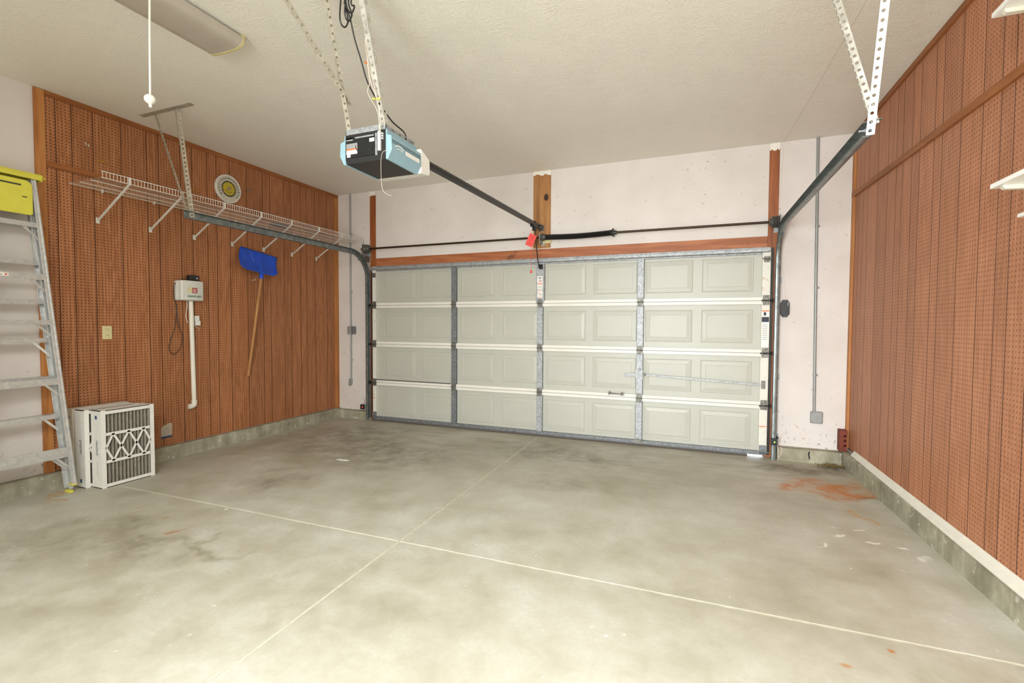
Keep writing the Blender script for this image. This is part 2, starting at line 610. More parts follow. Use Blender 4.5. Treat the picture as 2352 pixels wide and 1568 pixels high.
def perf(bm, p0, p1, wdir, w, pitch=0.038, hr=0.0080):
    """one leg of a perforated angle: flat strip with a row of real holes, starting at the p0-p1 edge and going along wdir"""
    p0, p1 = Vector(p0), Vector(p1)
    d = p1 - p0
    L = d.length
    d.normalize()
    wd = Vector(wdir)
    wd = (wd - d * wd.dot(d)).normalized()
    n = max(1, round(L / pitch))
    pt = L / n
    hl = min(hr, pt * 0.4)
    for i in range(n):
        c = p0 + d * (pt * (i + 0.5)) + wd * (w * 0.55)
        outer = [(1, 0), (1, 1), (0, 1), (-1, 1), (-1, 0), (-1, -1), (0, -1), (1, -1)]
        ov, iv = [], []
        for k, (a, b) in enumerate(outer):
            t = b * (w * 0.45 if b > 0 else w * 0.55)
            ov.append(bm.verts.new(c + d * (a * pt / 2) + wd * t))
            an = math.pi / 4 * k
            iv.append(bm.verts.new(c + d * (hl * math.cos(an)) + wd * (hr * math.sin(an))))
        for k in range(8):
            bm.faces.new((ov[k], ov[(k + 1) % 8], iv[(k + 1) % 8], iv[k]))


def finish(name, bm, mat, smooth=False):
    bmesh.ops.remove_doubles(bm, verts=bm.verts, dist=1e-5)
    bmesh.ops.recalc_face_normals(bm, faces=bm.faces)
    me = bpy.data.meshes.new(name)
    bm.to_mesh(me)
    bm.free()
    for mt in (mat if isinstance(mat, (list, tuple)) else [mat]):
        me.materials.append(M[mt] if isinstance(mt, str) else mt)
    if smooth:
        for p in me.polygons:
            p.use_smooth = True
    return me


def link(o, parent=None):
    C.objects.link(o)
    if parent is not None:
        o.parent = parent
        o.matrix_parent_inverse = Matrix.Translation(-world_loc(parent))
    return o


def world_loc(o):
    return Vector(o.location) + (world_loc(o.parent) if (o.parent is not None and False) else Vector((0, 0, 0)))


def obj(name, bm, mat, parent=None, smooth=False, bevel=0.0, solid=0.0, label=None, segs=2):
    o = bpy.data.objects.new(name, finish(name, bm, mat, smooth))
    link(o, parent)
    if solid:
        md = o.modifiers.new('solid', 'SOLIDIFY')
        md.thickness = solid
        md.offset = 0
    if bevel:
        md = o.modifiers.new('bevel', 'BEVEL')
        md.width = bevel
        md.segments = segs
        md.limit_method = 'ANGLE'
    if smooth:
        try:
            o.data.set_sharp_from_angle(angle=math.radians(40))
        except Exception:
            pass
    if label:
        o['label'] = label
    return o


def tag(o, label, cat, group=None, kind=None):
    o['label'] = label
    o['category'] = cat
    if group:
        o['group'] = group
    if kind:
        o['kind'] = kind
    return o


def thing(name, loc, label, cat, group=None, kind=None):
    o = bpy.data.objects.new(name, None)
    C.objects.link(o)
    o.empty_display_size = 0.05
    o.location = loc
    return tag(o, label, cat, group, kind)


def B():
    return bmesh.new()


def box(name, b6, mat, parent=None, bevel=0.0, label=None):
    bm = B()
    bx(bm, *b6)
    return obj(name, bm, mat, parent, False, bevel, 0, label)


def text(name, body, o, xd, yd, size, mat, parent, align='CENTER', thick=0.0004, shear=0.0):
    cu = bpy.data.curves.new(name, 'FONT')
    cu.body = body
    cu.size = size
    cu.align_x = align
    cu.align_y = 'CENTER'
    cu.extrude = thick
    cu.shear = shear
    cu.resolution_u = 2
    to = bpy.data.objects.new(name, cu)
    C.objects.link(to)
    bpy.context.view_layer.update()
    me = bpy.data.meshes.new_from_object(to)
    bpy.data.objects.remove(to)
    xd, yd = Vector(xd).normalized(), Vector(yd).normalized()
    zd = xd.cross(yd)
    o = Vector(o)
    me.transform(Matrix(((xd.x, yd.x, zd.x, o.x), (xd.y, yd.y, zd.y, o.y), (xd.z, yd.z, zd.z, o.z), (0, 0, 0, 1))))
    me.materials.clear()
    me.materials.append(M[mat])
    r = bpy.data.objects.new(name, me)
    link(r, parent)
    return r


def smooth_path(pts, n=6):
    """Catmull-Rom through pts"""
    pts = [Vector(p) for p in pts]
    P = [2 * pts[0] - pts[1]] + pts + [2 * pts[-1] - pts[-2]]
    out = []
    for i in range(1, len(P) - 2):
        for k in range(n):
            t = k / n
            a, b, c, d = P[i - 1], P[i], P[i + 1], P[i + 2]
            out.append(0.5 * ((2 * b) + (c - a) * t + (2 * a - 5 * b + 4 * c - d) * t * t + (3 * b - a - 3 * c + d) * t ** 3))
    out.append(pts[-1])
    return out


# ============================================================ SETTING
# ---- floor: four slabs cut by two control joints, on a filler bed
def jx(y):
    return 2.437 - y * 0.0252      # lengthwise joint


def jy(x):
    return -3.006 + x * 0.009      # crosswise joint


floor = box('floor', (-0.85, 6.1, YF - 0.1, 0.20, -0.20, -0.004), 'joint')
tag(floor, 'stained concrete garage floor scored by two crossing control joints', 'floor', kind='structure')
xa, xb, ya, yb = -0.85, 6.1, YF - 0.1, 0.20
g2 = 0.008
cx_, cy_ = jx(-3.0), jy(2.5)
for sx in (0, 1):
    for sy in (0, 1):
        s_ = -g2 if sx == 0 else g2
        t_ = g2 if sy == 1 else -g2
        X_far = xa if sx == 0 else xb
        Y_far = yb if sy == 1 else ya
        inner = (cx_ + s_, cy_ + t_)
        pA = (jx(Y_far) + s_, Y_far)
        pB = (X_far, jy(X_far) + t_)
        corner = (X_far, Y_far)
        loop = [inner, pA, corner, pB]
        ar = sum(loop[i][0] * loop[(i + 1) % 4][1] - loop[(i + 1) % 4][0] * loop[i][1] for i in range(4))
        if ar < 0:
            loop = loop[::-1]
        bm = B()
        hexa(bm, [(x, y, -0.0045) for x, y in loop] + [(x, y, 0.0) for x, y in loop])
        obj('slab', bm, 'floor', floor, False, 0.003)

driveway = box('driveway', (-3.0, 9.0, 0.21, 9.0, -0.06, -0.015), 'driveway')
tag(driveway, 'sunlit concrete driveway glimpsed under the garage door', 'driveway', kind='structure')

ceil = box('ceiling', (-0.85, 6.1, YF - 0.1, 0.25, H, H + 0.1), 'ceiling')
tag(ceil, 'cream stomp textured drywall ceiling', 'ceiling', kind='structure')

# ---- left wall
wall_left = box('wall_left', (-0.80, XL - 0.012, YF, 0.16, 0.0, H), 'drywall')
tag(wall_left, 'left garage wall with brown grooved pegboard beside bare drywall', 'wall', kind='structure')
box('panel_backing', (XL - 0.012, XL - 0.006, -3.25, YW, 0.135, H), 'groove', wall_left)
LG = [-3.225, -3.159, -3.054, -2.905, -2.696, -2.482, -2.377, -2.172, -2.057, -1.897, -1.792, -1.638, -1.427, -1.217, -1.111,
      -.907, -.796, -.645, -.541, -.39, -.179, -.02]
gw = 0.0026


def plank(bm, mat, parent, sg):
    o = bpy.data.objects.new('plank', finish('plank', bm, [mat, 'groove']))
    link(o, parent)
    for p in o.data.polygons:
        p.material_index = 0 if p.normal.x * sg > 0.9 else 1
    return o


for a, b in zip(LG, LG[1:]):
    for z0, z1 in ((0.135, 2.582), (2.626, 3.142)):
        bm = B()
        bx(bm, XL - 0.008, XL, a + gw, b - gw, z0, z1)
        plank(bm, 'peg', wall_left, 1)

# ---- right wall (very slightly out of square)
bm = B()
hexa(bm, [(XR(.16) + .012, .16, 0), (6.0, .16, 0), (6.0, YF, 0), (XR(YF) + .012, YF, 0),
          (XR(.16) + .012, .16, H), (6.0, .16, H), (6.0, YF, H), (XR(YF) + .012, YF, H)])
wall_right = obj('wall_right', bm, 'drywall')
tag(wall_right, 'right garage wall faced with reddish brown grooved pegboard', 'wall', kind='structure')


def rquad(bm, ya_, yb_, z0a, z1a, x_in, x_out, z0b=None, z1b=None):
    """box lying on the right wall between ya_ and yb_ ; x measured into the room"""
    z0b = z0a if z0b is None else z0b
    z1b = z1a if z1b is None else z1b
    hexa(bm, [(XR(ya_) - x_out, ya_, z0a), (XR(ya_) - x_in, ya_, z0a), (XR(yb_) - x_in, yb_, z0b), (XR(yb_) - x_out, yb_, z0b),
              (XR(ya_) - x_out, ya_, z1a), (XR(ya_) - x_in, ya_, z1a), (XR(yb_) - x_in, yb_, z1b), (XR(yb_) - x_out, yb_, z1b)])


RG = [-.015, -.13, -.249, -.365, -.594, -.812, -.979, -1.093, -1.253, -1.376, -1.585, -1.688, -1.908, -2.13, -2.292, -2.398, -2.552,
      -2.66, -2.87, -3.08, -3.185, -3.34, -3.45, -3.66]
bm = B()
rquad(bm, YW, -3.70, .16, H, -.012, -.006)
obj('panel_backing', bm, 'groove', wall_right)


def rtrim(y):                       # height of the batten across the right wall
    return 2.592 + y * 0.024


for b, a in zip(RG, RG[1:]):
    bm = B()
    rquad(bm, b - gw, a + gw, .175, rtrim(b) - .022, -.008, 0.0, .175, rtrim(a) - .022)
    plank(bm, 'peg_right', wall_right, -1)
    bm = B()
    rquad(bm, b - gw, a + gw, rtrim(b) + .022, 3.142, -.008, 0.0, rtrim(a) + .022, 3.142)
    plank(bm, 'peg_right', wall_right, -1)

# ---- door wall
bm = B()
bx(bm, -0.80, -0.07, YW, 0.16, 0.0, H)
bx(bm, 0.03, 4.848, YW, 0.16, 2.20, H)
bx(bm, 4.94, 6.0, YW, 0.16, 0.0, H)
wall_back = obj('wall_back', bm, 'drywall')
tag(wall_back, 'pinkish white drywall around the garage door', 'wall', kind='structure')
wall_front = box('wall_front', (-0.85, 6.1, YF - 0.1, YF, 0.0, H), 'wall_plain')
tag(wall_front, 'plain rear garage wall facing the overhead door', 'wall', kind='structure')

# ---- trims
tn = [0]


def trim(bm, mat, label, bevel=0.003):
    tn[0] += 1
    o = obj('trim_%d' % tn[0], bm, mat, None, False, bevel)
    return tag(o, label, 'trim', kind='structure')


def tbox(b6, mat, label):
    bm = B()
    bx(bm, *b6)
    return trim(bm, mat, label)


tbox((XL - .012, XL + .012, -3.225, YW, 3.137, H), 'trim_y', 'brown wooden trim along the top of the left pegboard')
tbox((XL - .012, XL + .012, -3.225, -.02, 2.580, 2.628), 'trim_y', 'brown wooden batten across the left pegboard behind the wire shelf')
tbox((XL - .012, XL + .012, -3.292, -3.227, .13, H - .003), 'trim_z', 'tall tan wooden board edging the pegboard beside the ladder')
tbox((XL - .012, XL + .014, -.022, YW, .13, H - .045), 'trim_z', 'tan corner trim where left pegboard meets the door wall')
bm = B()
rquad(bm, YW, -3.70, 3.137, H, -.012, .018)
trim(bm, 'trim_y', 'brown wooden trim along the top of the right pegboard')
bm = B()
rquad(bm, YW, -3.70, rtrim(YW) - .024, rtrim(YW) + .024, -.012, .018, rtrim(-3.7) - .024, rtrim(-3.7) + .024)
trim(bm, 'trim_y', 'brown wooden batten sloping across the upper right pegboard')
bm = B()
rquad(bm, YW, -.013, .17, H - .045, -.012, .016)
trim(bm, 'trim_z', 'tan corner trim where right pegboard meets the door wall')
pl = tbox((-.07, .03, YW - .006, .16, 0, H - .001), 'lumber_z', 'exposed reddish wooden post left of the garage door')
pc = tbox((2.335, 2.553, YW - .008, .16, 2.262, H - .001), 'lumber_plain', 'short wide pine board holding the torsion spring and opener rail')
pr = tbox((4.848, 4.94, YW - .006, .16, 0, H - .001), 'lumber_z', 'exposed reddish wooden post right of the garage door')
hd = tbox((.03, 4.848, YW - .006, .16, 2.10, 2.252), 'lumber_x', 'reddish brown wooden header beam above the garage door')
for par, x0, x1, zz in ((pl, -.071, .031, 3.125), (pc, 2.334, 2.554, 3.13), (pr, 4.847, 4.941, 3.11)):
    bm = B()
    n = 9
    top = [(x0 + (x1 - x0) * i / n, H - .0015) for i in range(n + 1)]
    bot = [(x0 + (x1 - x0) * i / n, zz + random.uniform(-.014, .014)) for i in range(n, -1, -1)]
    prism(bm, top + bot, (0, YW - .0095, 0), (1, 0, 0), (0, 0, 1), (0, .004, 0))
    obj('paint_overspray', bm, 'ceiling', par)
bm = B()
lathe(bm, (2.497, YW - .0085, 2.86), (0, -1, 0), [(-.001, .028), (.001, .028)], 14)
for v in bm.verts:
    v.co.z = 2.86 + (v.co.z - 2.86) * 1.45
obj('knot', bm, 'groove', pc)
box('white_spacer_block', (2.46, 2.566, YW - .022, YW - .006, 2.315, 2.352), 'cream', pc)

# ---- concrete curb round the room
bm = B()
bx(bm, -0.80, XL + 0.05, YF, YW + .03, -0.01, 0.130)
o = obj('baseboard_left', bm, 'curb', None, False, 0.006)
tag(o, 'low grey concrete curb under the left pegboard', 'curb', kind='structure')
bm = B()
bx(bm, XL + 0.05, -.085, -.05, YW + .03, -0.01, 0.122)
bx(bm, 4.965, 5.514, -.055, YW + .03, -0.01, 0.128)
o = obj('baseboard_back', bm, 'curb', None, False, 0.006)
tag(o, 'concrete curb stubs on both sides of the garage door', 'curb', kind='structure')
bm = B()
hexa(bm, [(5.514, YW + .03, -.01), (6.0, YW + .03, -.01), (6.0, YF, -.01), (5.69, YF, -.01),
          (5.514, YW + .03, .142), (6.0, YW + .03, .142), (6.0, YF, .165), (5.69, YF, .165)])
o = obj('baseboard_right', bm, 'curb', None, False, 0.006)
tag(o, 'low grey concrete curb with a ledge under the right pegboard', 'curb', kind='structure')
# crack in the right curb stub
bm = B()
prism(bm, [(0, 0), (.012, .02), (.004, .05), (.008, .085), (-.004, .085), (-.008, .05), (0, .02)], (5.24, -.0565, .03), (1, 0, 0), (0, 0, 1), (0, .003, 0))
obj('crack', bm, 'slot', o)

# white strip lying on the right ledge against the panels
bm = B()
ya_, yb_ = -.20, -4.6
hexa(bm, [(5.545 - .0, ya_, .1445), (XR(ya_), ya_, .1445), (XR(yb_), yb_, .157), (XR(yb_) - .055, yb_, .157),
          (5.545, ya_, .152), (XR(ya_), ya_, .192), (XR(yb_), yb_, .205), (XR(yb_) - .055, yb_, .165)])
o = obj('trim_strip', bm, 'strip', None, False, 0.002)
tag(o, 'long white strip lying on the concrete ledge under the right pegboard', 'trim strip')

# ============================================================ GARAGE DOOR
DW, DH, SEC = 4.877, 2.132, 0.533
door = thing('door_1', (DW / 2, 0.02, 0), 'closed pale grey four section overhead garage door with raised panels', 'garage door', kind='structure')
PX = [0.177 + 0.58 * i for i in range(8)]
PW = 0.49
STX = [1.27, 2.4385, 3.607]


def panel_mesh(x0, z0, w, h):
    """embossed panel: shallow outer step then a bevel up to a flat field"""
    bm = B()
    rects = [(0.0, 0.0345), (0.006, 0.0300), (0.012, 0.0315), (0.050, 0.0270), (0.055, 0.0285)]
    loops = []
    for ins, y in rects:
        loops.append([bm.verts.new(v) for v in ((x0 + ins, y, z0 + ins), (x0 + w - ins, y, z0 + ins),
                                                (x0 + w - ins, y, z0 + h - ins), (x0 + ins, y, z0 + h - ins))])
    for a, b in zip(loops, loops[1:]):
        for k in range(4):
            bm.faces.new((a[k], a[(k + 1) % 4], b[(k + 1) % 4], b[k]))
    bm.faces.new(loops[-1])
    return bm


panel_me = None
stile_me = None
for s in range(4):
    zb = s * SEC
    z0 = zb + (0.055 if s == 0 else 0.0)
    sec = box('door_section', (0.0, DW, 0.0345, 0.039, z0, zb + SEC), 'door', door)
    for i, px in enumerate(PX):
        if panel_me is None:
            panel_me = finish('panel', panel_mesh(0, 0, PW, 0.345), 'door')
        po = bpy.data.objects.new('panel', panel_me)
        C.objects.link(po)
        po.location = (px, 0, zb + 0.098)
        po.parent = sec
    # rails at the joints
    if s > 0:
        bm = B()
        bx(bm, 0.005, DW - .005, .010, .0345, zb + .002, zb + .036)
        bx(bm, 0.005, DW - .005, .004, .010, zb + .002, zb + .017)
        obj('rail', bm, 'door_rail', sec, False, 0.002)
    if s < 3:
        bm = B()
        bx(bm, 0.005, DW - .005, .010, .0345, zb + SEC - .036, zb + SEC - .002)
        bx(bm, 0.005, DW - .005, .004, .010, zb + SEC - .017, zb + SEC - .002)
        obj('rail', bm, 'door_rail', sec, False, 0.002)
    for i, sx in enumerate(STX):
        w = 0.034 if not (s == 3 and i == 1) else 0.050
        bm = B()
        zl, zh = z0 + .004, zb + SEC - .004
        hexa(bm, [(sx - w, 0.0, zl), (sx + w, 0.0, zl), (sx + w + .006, .0345, zl + .02), (sx - w - .006, .0345, zl + .02),
                  (sx - w, 0.0, zh), (sx + w, 0.0, zh), (sx + w + .006, .0345, zh - .02), (sx - w - .006, .0345, zh - .02)])
        obj('stile', bm, 'galv' if i > 0 else 'galv_dark', sec, False, 0.002)  # left stile takes the darker steel to paint in its side-lit shade
    for sx0, sx1 in ((0.0, 0.055), (DW - .075, DW)):
        box('end_stile', (sx0, sx1, -.002, .0345, z0, zb + SEC - .003), 'end_stile', sec, 0.002)

# dark strips painting in the shade between the end stiles and the posts
box('gap_shade_strip', (DW + .001, DW + .026, .012, YW - .0065, .03, 2.13), 'hw_dark', door)
box('gap_shade_strip', (-.024, -.001, .012, YW - .0065, .03, 2.13), 'hw_dark', door)

# hinges at every joint
for s in (1, 2, 3):
    for i, sx in enumerate(STX):
        bm = B()
        zj = s * SEC
        bx(bm, sx - .028, sx + .028, -.006, 0.0, zj + .004, zj + .05)
        bx(bm, sx - .028, sx + .028, -.006, 0.0, zj - .05, zj - .004)
        tube(bm, [(sx - .034, -.008, zj), (sx + .034, -.008, zj)], .008, 8)
        for dx in (-.016, .016):
            for dz in (-.03, .03):
                tube(bm, [(sx + dx, -.005, zj + dz), (sx + dx, -.011, zj + dz)], .005, 6)
        obj('hinge', bm, 'hw', door)
    for ex, sg in ((0.03, -1), (DW - .035, 1)):
        bm = B()
        zj = s * SEC
        bx(bm, ex - .030, ex + .030, -.009, -.002, zj + .006, zj + .055)
        bx(bm, ex - .030, ex + .030, -.009, -.002, zj - .045, zj - .006)
        bx(bm, ex - .026, ex - .022, -.04, -.002, zj - .016, zj + .016)
        bx(bm, ex + .022, ex + .026, -.04, -.002, zj - .016, zj + .016)
        hg = obj('hinge', bm, 'hw', door)
        bm = B()
        tube(bm, [(ex - .045, -.028, zj), (ex + .045, -.028, zj)], .0065, 8)
        lathe(bm, (ex + sg * .052, -.028, zj), (sg, 0, 0), [(0, .008), (0, .021), (.008, .021), (.008, .008)], 14)
        ro = bpy.data.objects.new('roller', finish('roller', bm, 'hw_dark', True))
        link(ro, None)
        ro.parent = hg
for ex, sg in ((0.03, -1), (DW - .035, 1)):
    bm = B()
    bx(bm, ex - .028, ex + .028, -.010, -.002, 1.985, 2.045)
    bx(bm, ex - .028, ex + .028, -.035, -.002, 2.005, 2.009)
    tube(bm, [(ex - .045, -.022, 2.02), (ex + sg * .055, -.022, 2.02)], .0065, 8)
    obj('top_bracket', bm, 'hw', door)
    bm = B()
    bx(bm, ex - .035, ex + .030, -.012, -.002, .045, .125)
    bx(bm, ex - .035, ex + .030, -.035, -.002, .045, .050)
    tube(bm, [(ex - .05, -.03, .06), (ex + sg * .055, -.03, .06)], .007, 8)
    obj('bottom_bracket', bm, 'galv_dark', door)
# reinforcing strut over the top section (hat channel)
bm = B()
prism(bm, [(.034, 2.070), (.006, 2.070), (.006, 2.082), (-.040, 2.087), (-.040, 2.117), (.006, 2.124), (.006, 2.138), (.034, 2.138)],
      (-.02, 0, 0), (0, 1, 0), (0, 0, 1), (DW + .01, 0, 0))
obj('strut', bm, 'galv', door, False, 0.002)
# bottom astragal retainer and rubber seal (torn off near the right end)
bm = B()
bx(bm, 0.0, DW - .005, -.004, .039, .026, .060)
bx(bm, 0.0, DW - .005, -.012, -.004, .026, .034)
for x in (0.45, 0.95, 1.7, 2.9, 4.15):
    tube(bm, [(x, -.004, .045), (x, -.009, .045)], .006, 6)
obj('bottom_retainer', bm, 'galv_dark', door)
bm = B()
prism(bm, [(-.008, .026), (-.012, .012), (-.006, .001), (.03, .001), (.036, .012), (.032, .026)], (0, 0, 0), (0, 1, 0), (0, 0, 1), (4.70, 0, 0))
obj('rubber_seal', bm, 'rubber', door)
bm = B()
bx(bm, 3.607 - .045, 3.607 + .045, -.016, -.002, .035, .075)
obj('step_plate', bm, 'hw', door)
# lock: plate, handle bar and the long slide bar to the track
bm = B()
bx(bm, 3.607 - .040, 3.607 + .040, -.010, -.001, .745, .845)
lathe(bm, (3.607, -.001, .852), (0, -1, 0), [(0, .014), (.012, .014), (.016, .008)], 12)
obj('lock_plate', bm, 'galv', door)
bm = B()
bar(bm, (3.455, -.020, .788), (3.60, -.016, .800), .030, .004, (0, 0, 1))
bx(bm, 3.452, 3.458, -.034, -.012, .772, .804)
obj('lock_lever', bm, 'galv', door)
bm = B()
bar(bm, (3.66, -.018, .800), (4.845, -.018, .742), .016, .004, (0, 0, 1))
tube(bm, [(3.645, -.012, .80), (3.68, -.024, .80)], .010, 8)
obj('lock_bar', bm, 'galv', door)
bm = B()
bx(bm, 4.815, 4.85, -.022, -.002, .705, .785)
obj('lock_guide', bm, 'hw', door)
# lift handle
bm = B()
bx(bm, 3.265, 3.290, -.006, .010, .555, .590)
bx(bm, 3.405, 3.440, -.006, .010, .550, .585)
tube(bm, [(3.28, -.006, .572), (3.285, -.030, .572), (3.415, -.030, .568), (3.422, -.006, .568)], .006, 8)
obj('lift_handle', bm, 'hw', door)
# serrated strip on the lowest left joint
bm = B()
for i in range(60):
    x = 0.06 + i * 0.0195
    bx(bm, x, x + .010, -.001, .012, SEC + .034, SEC + .044)
o = obj('serrated_strip', bm, 'hw_dark', door)
o['kind'] = 'stuff'
# stickers
def sticker(name, x0, x1, z0, z1, y, stripes, parent):
    s_ = box(name, (x0, x1, y - .0012, y, z0, z1), 'white', parent)
    bm = B()
    mats = []
    for (a, b, c, d, mt) in stripes:
        if mt not in mats:
            mats.append(mt)
    for (a, b, c, d, mt) in stripes:
        n0 = len(bm.faces)
        bx(bm, x0 + (x1 - x0) * a, x0 + (x1 - x0) * b, y - .0018, y - .0011, z0 + (z1 - z0) * c, z0 + (z1 - z0) * d)
        bm.faces.ensure_lookup_table()
        for f in bm.faces[n0:]:
            f.material_index = mats.index(mt)
    if stripes:
        pr_ = bpy.data.objects.new('print', finish('print', bm, mats))
        C.objects.link(pr_)
        pr_.parent = s_
    return s_


sticker('warning_sticker', 2.405, 2.472, 1.765, 1.925, -.0005,
        [(.25, .75, .80, .92, 'ink_grey'), (.3, .8, .66, .70, 'red_ink'), (.3, .8, .58, .61, 'red_ink'), (.1, .9, .40, .46, 'red'),
         (.1, .9, .22, .24, 'ink_grey'), (.1, .9, .12, .15, 'ink_grey')], door)
sticker('warning_sticker', 2.408, 2.470, 1.665, 1.755, -.0005,
        [(.2, .7, .88, .91, 'red'), (.3, .45, .5, .7, 'red'), (.5, .8, .35, .5, 'ink_grey'), (.1, .9, .05, .10, 'red')], door)
sticker('warning_sticker', 4.806, 4.872, 1.13, 1.50, -.0025,
        [(0, 1, .97, 1.0, 'orange'), (.25, .6, .86, .95, 'ink'), (0, 1, .70, .82, 'ink'), (0, 1, .68, .70, 'ink_blue')] +
        [(.1, .8, .60 - .05 * i, .612 - .05 * i, 'ink_grey') for i in range(9)], door)
for (x0, x1) in ((0.002, 0.053), (DW - .073, DW - .002)):
    bm = B()
    bx(bm, x0, x1, -.0035, -.002, .315, .322)
    obj('orange_stripe', bm, 'orange', door)

# ============================================================ TORSION SHAFT
sh = thing('torsion_assembly', (2.44, -.06, 2.262), 'black torsion spring on a long brown shaft above the garage door', 'torsion spring')
SZ, SY = 2.372, -.06
bm = B()
tube(bm, [(-.14, SY, SZ), (5.02, SY, SZ)], .0125, 10)
obj('shaft', bm, 'bronze', sh, True)
bm = B()
prof = []
nco = 92
L0, L1 = 2.50, 3.30
rings = []
u, v = Vector((0, 1, 0)), Vector((0, 0, 1))
for i in range(nco * 2 + 1):
    t = i / (nco * 2)
    x = L0 + (L1 - L0) * t
    sag = -.012 * math.sin(math.pi * t)
    r = .0325 if i % 2 == 0 else .0285
    rings.append([bm.verts.new(Vector((x, SY, SZ + sag)) + r * (math.cos(2 * math.pi * k / 14) * u + math.sin(2 * math.pi * k / 14) * v)) for k in range(14)])
for a, b in zip(rings, rings[1:]):
    for k in range(14):
        bm.faces.new((a[k], a[(k + 1) % 14], b[(k + 1) % 14], b[k]))
obj('spring_coil', bm, 'black_steel', sh)
for x, d, nm in ((2.505, -1, 'spring_cone'), (3.295, 1, 'spring_cone')):
    bm = B()
    lathe(bm, (x, SY, SZ), (d, 0, 0), [(-.02, .030), (.0, .034), (.010, .043), (.022, .043), (.024, .022), (.055, .020), (.055, .010)], 16)
    for k in range(4):
        a = k * math.pi / 2 + .5
        tube(bm, [(x + d * .016, SY + .02 * math.cos(a), SZ + .02 * math.sin(a)), (x + d * .016, SY + .047 * math.cos(a), SZ + .047 * math.sin(a))], .007, 6)
    obj(nm, bm, 'drum' if d < 0 else 'black_steel', sh)
bm = B()
bx(bm, 2.455, 2.462, SY - .03, YW - .008, SZ - .075, SZ + .045)
bx(bm, 2.440, 2.485, YW - .014, YW - .008, SZ - .085, SZ + .05)
lathe(bm, (2.45, SY, SZ), (1, 0, 0), [(0, .03), (.012, .03)], 16)
obj('centre_bracket', bm, 'galv', sh)
for x, d in ((-.035, 1), (4.885, -1)):
    bm = B()
    pr_ = [(0, .012), (0, .030), (.004, .060), (.012, .062), (.014, .056)]
    for k in range(5):
        pr_ += [(.016 + k * .009, .052), (.0205 + k * .009, .056)]
    pr_ += [(.062, .054), (.066, .040), (.085, .030), (.085, .013)]
    lathe(bm, (x - d * .045, SY, SZ), (d, 0, 0), pr_, 22)
    obj('cable_drum', bm, 'drum', sh, True)
    bm = B()
    xb_ = x - d * .055
    bx(bm, xb_ - .003, xb_ + .003, SY - .045, YW - .006, SZ - .09, SZ + .065)
    bx(bm, min(xb_, xb_ + d * .04), max(xb_, xb_ + d * .04), YW - .012, YW - .006, SZ - .09, SZ + .065)
    obj('end_bracket', bm, 'galv', sh)
    bm = B()
    tube(bm, [(x + d * .008, SY + .053, SZ), (x + d * .008, -.012, 1.2), (x + d * .008, -.02, .08)], .0018, 5)
    obj('lift_cable', bm, 'hw', sh)

# ============================================================ TRACKS
TRK = [(-.016, .0), (-.016, .008), (.018, .016), (.018, -.016), (-.016, -.010), (-.016, -.002), (-.013, -.002), (-.013, -.008), (.015, -.013), (.015, .013), (-.013, .006), (-.013, .0)]


def track_path(x, sg, zt, yend, zend, R_=0.34, yv=-.030):
    pts = [(x, yv, 0.03 if sg < 0 else -.0), (x, yv, 0.8), (x, yv, zt - R_)]
    for k in range(1, 13):
        a = k / 12 * math.pi / 2
        pts.append((x, yv - R_ + R_ * math.cos(a), zt - R_ + R_ * math.sin(a)))
    pts.append((x, (yv - R_ + yend) / 2, (zt + zend) / 2))
    pts.append((x, yend, zend))
    return [Vector(p) for p in pts]


def sweep_track(bm, pts, sg):
    """C-shaped door track: open side faces the door opening (+/- x)"""
    n = len(pts)
    prof = [(-.018, -.033), (-.002, -.037), (.020, -.028), (.023, 0), (.020, .028), (-.002, .037), (-.018, .033),
            (-.018, .0305), (-.002, .0345), (.0175, .026), (.0205, 0), (.0175, -.026), (-.002, -.0345), (-.018, -.0305)]
    rings = []
    for i, p in enumerate(pts):
        d = (pts[min(i + 1, n - 1)] - pts[max(i - 1, 0)]).normalized()
        nrm = Vector((1, 0, 0)).cross(d).normalized()
        rings.append([bm.verts.new(p + Vector((sg * a, 0, 0)) + nrm * b) for a, b in prof])
    m_ = len(prof)
    for a, b in zip(rings, rings[1:]):
        for k in range(m_):
            bm.faces.new((a[k], a[(k + 1) % m_], b[(k + 1) % m_], b[k]))
    bm.faces.new(rings[0][::-1])
    bm.faces.new(rings[-1])


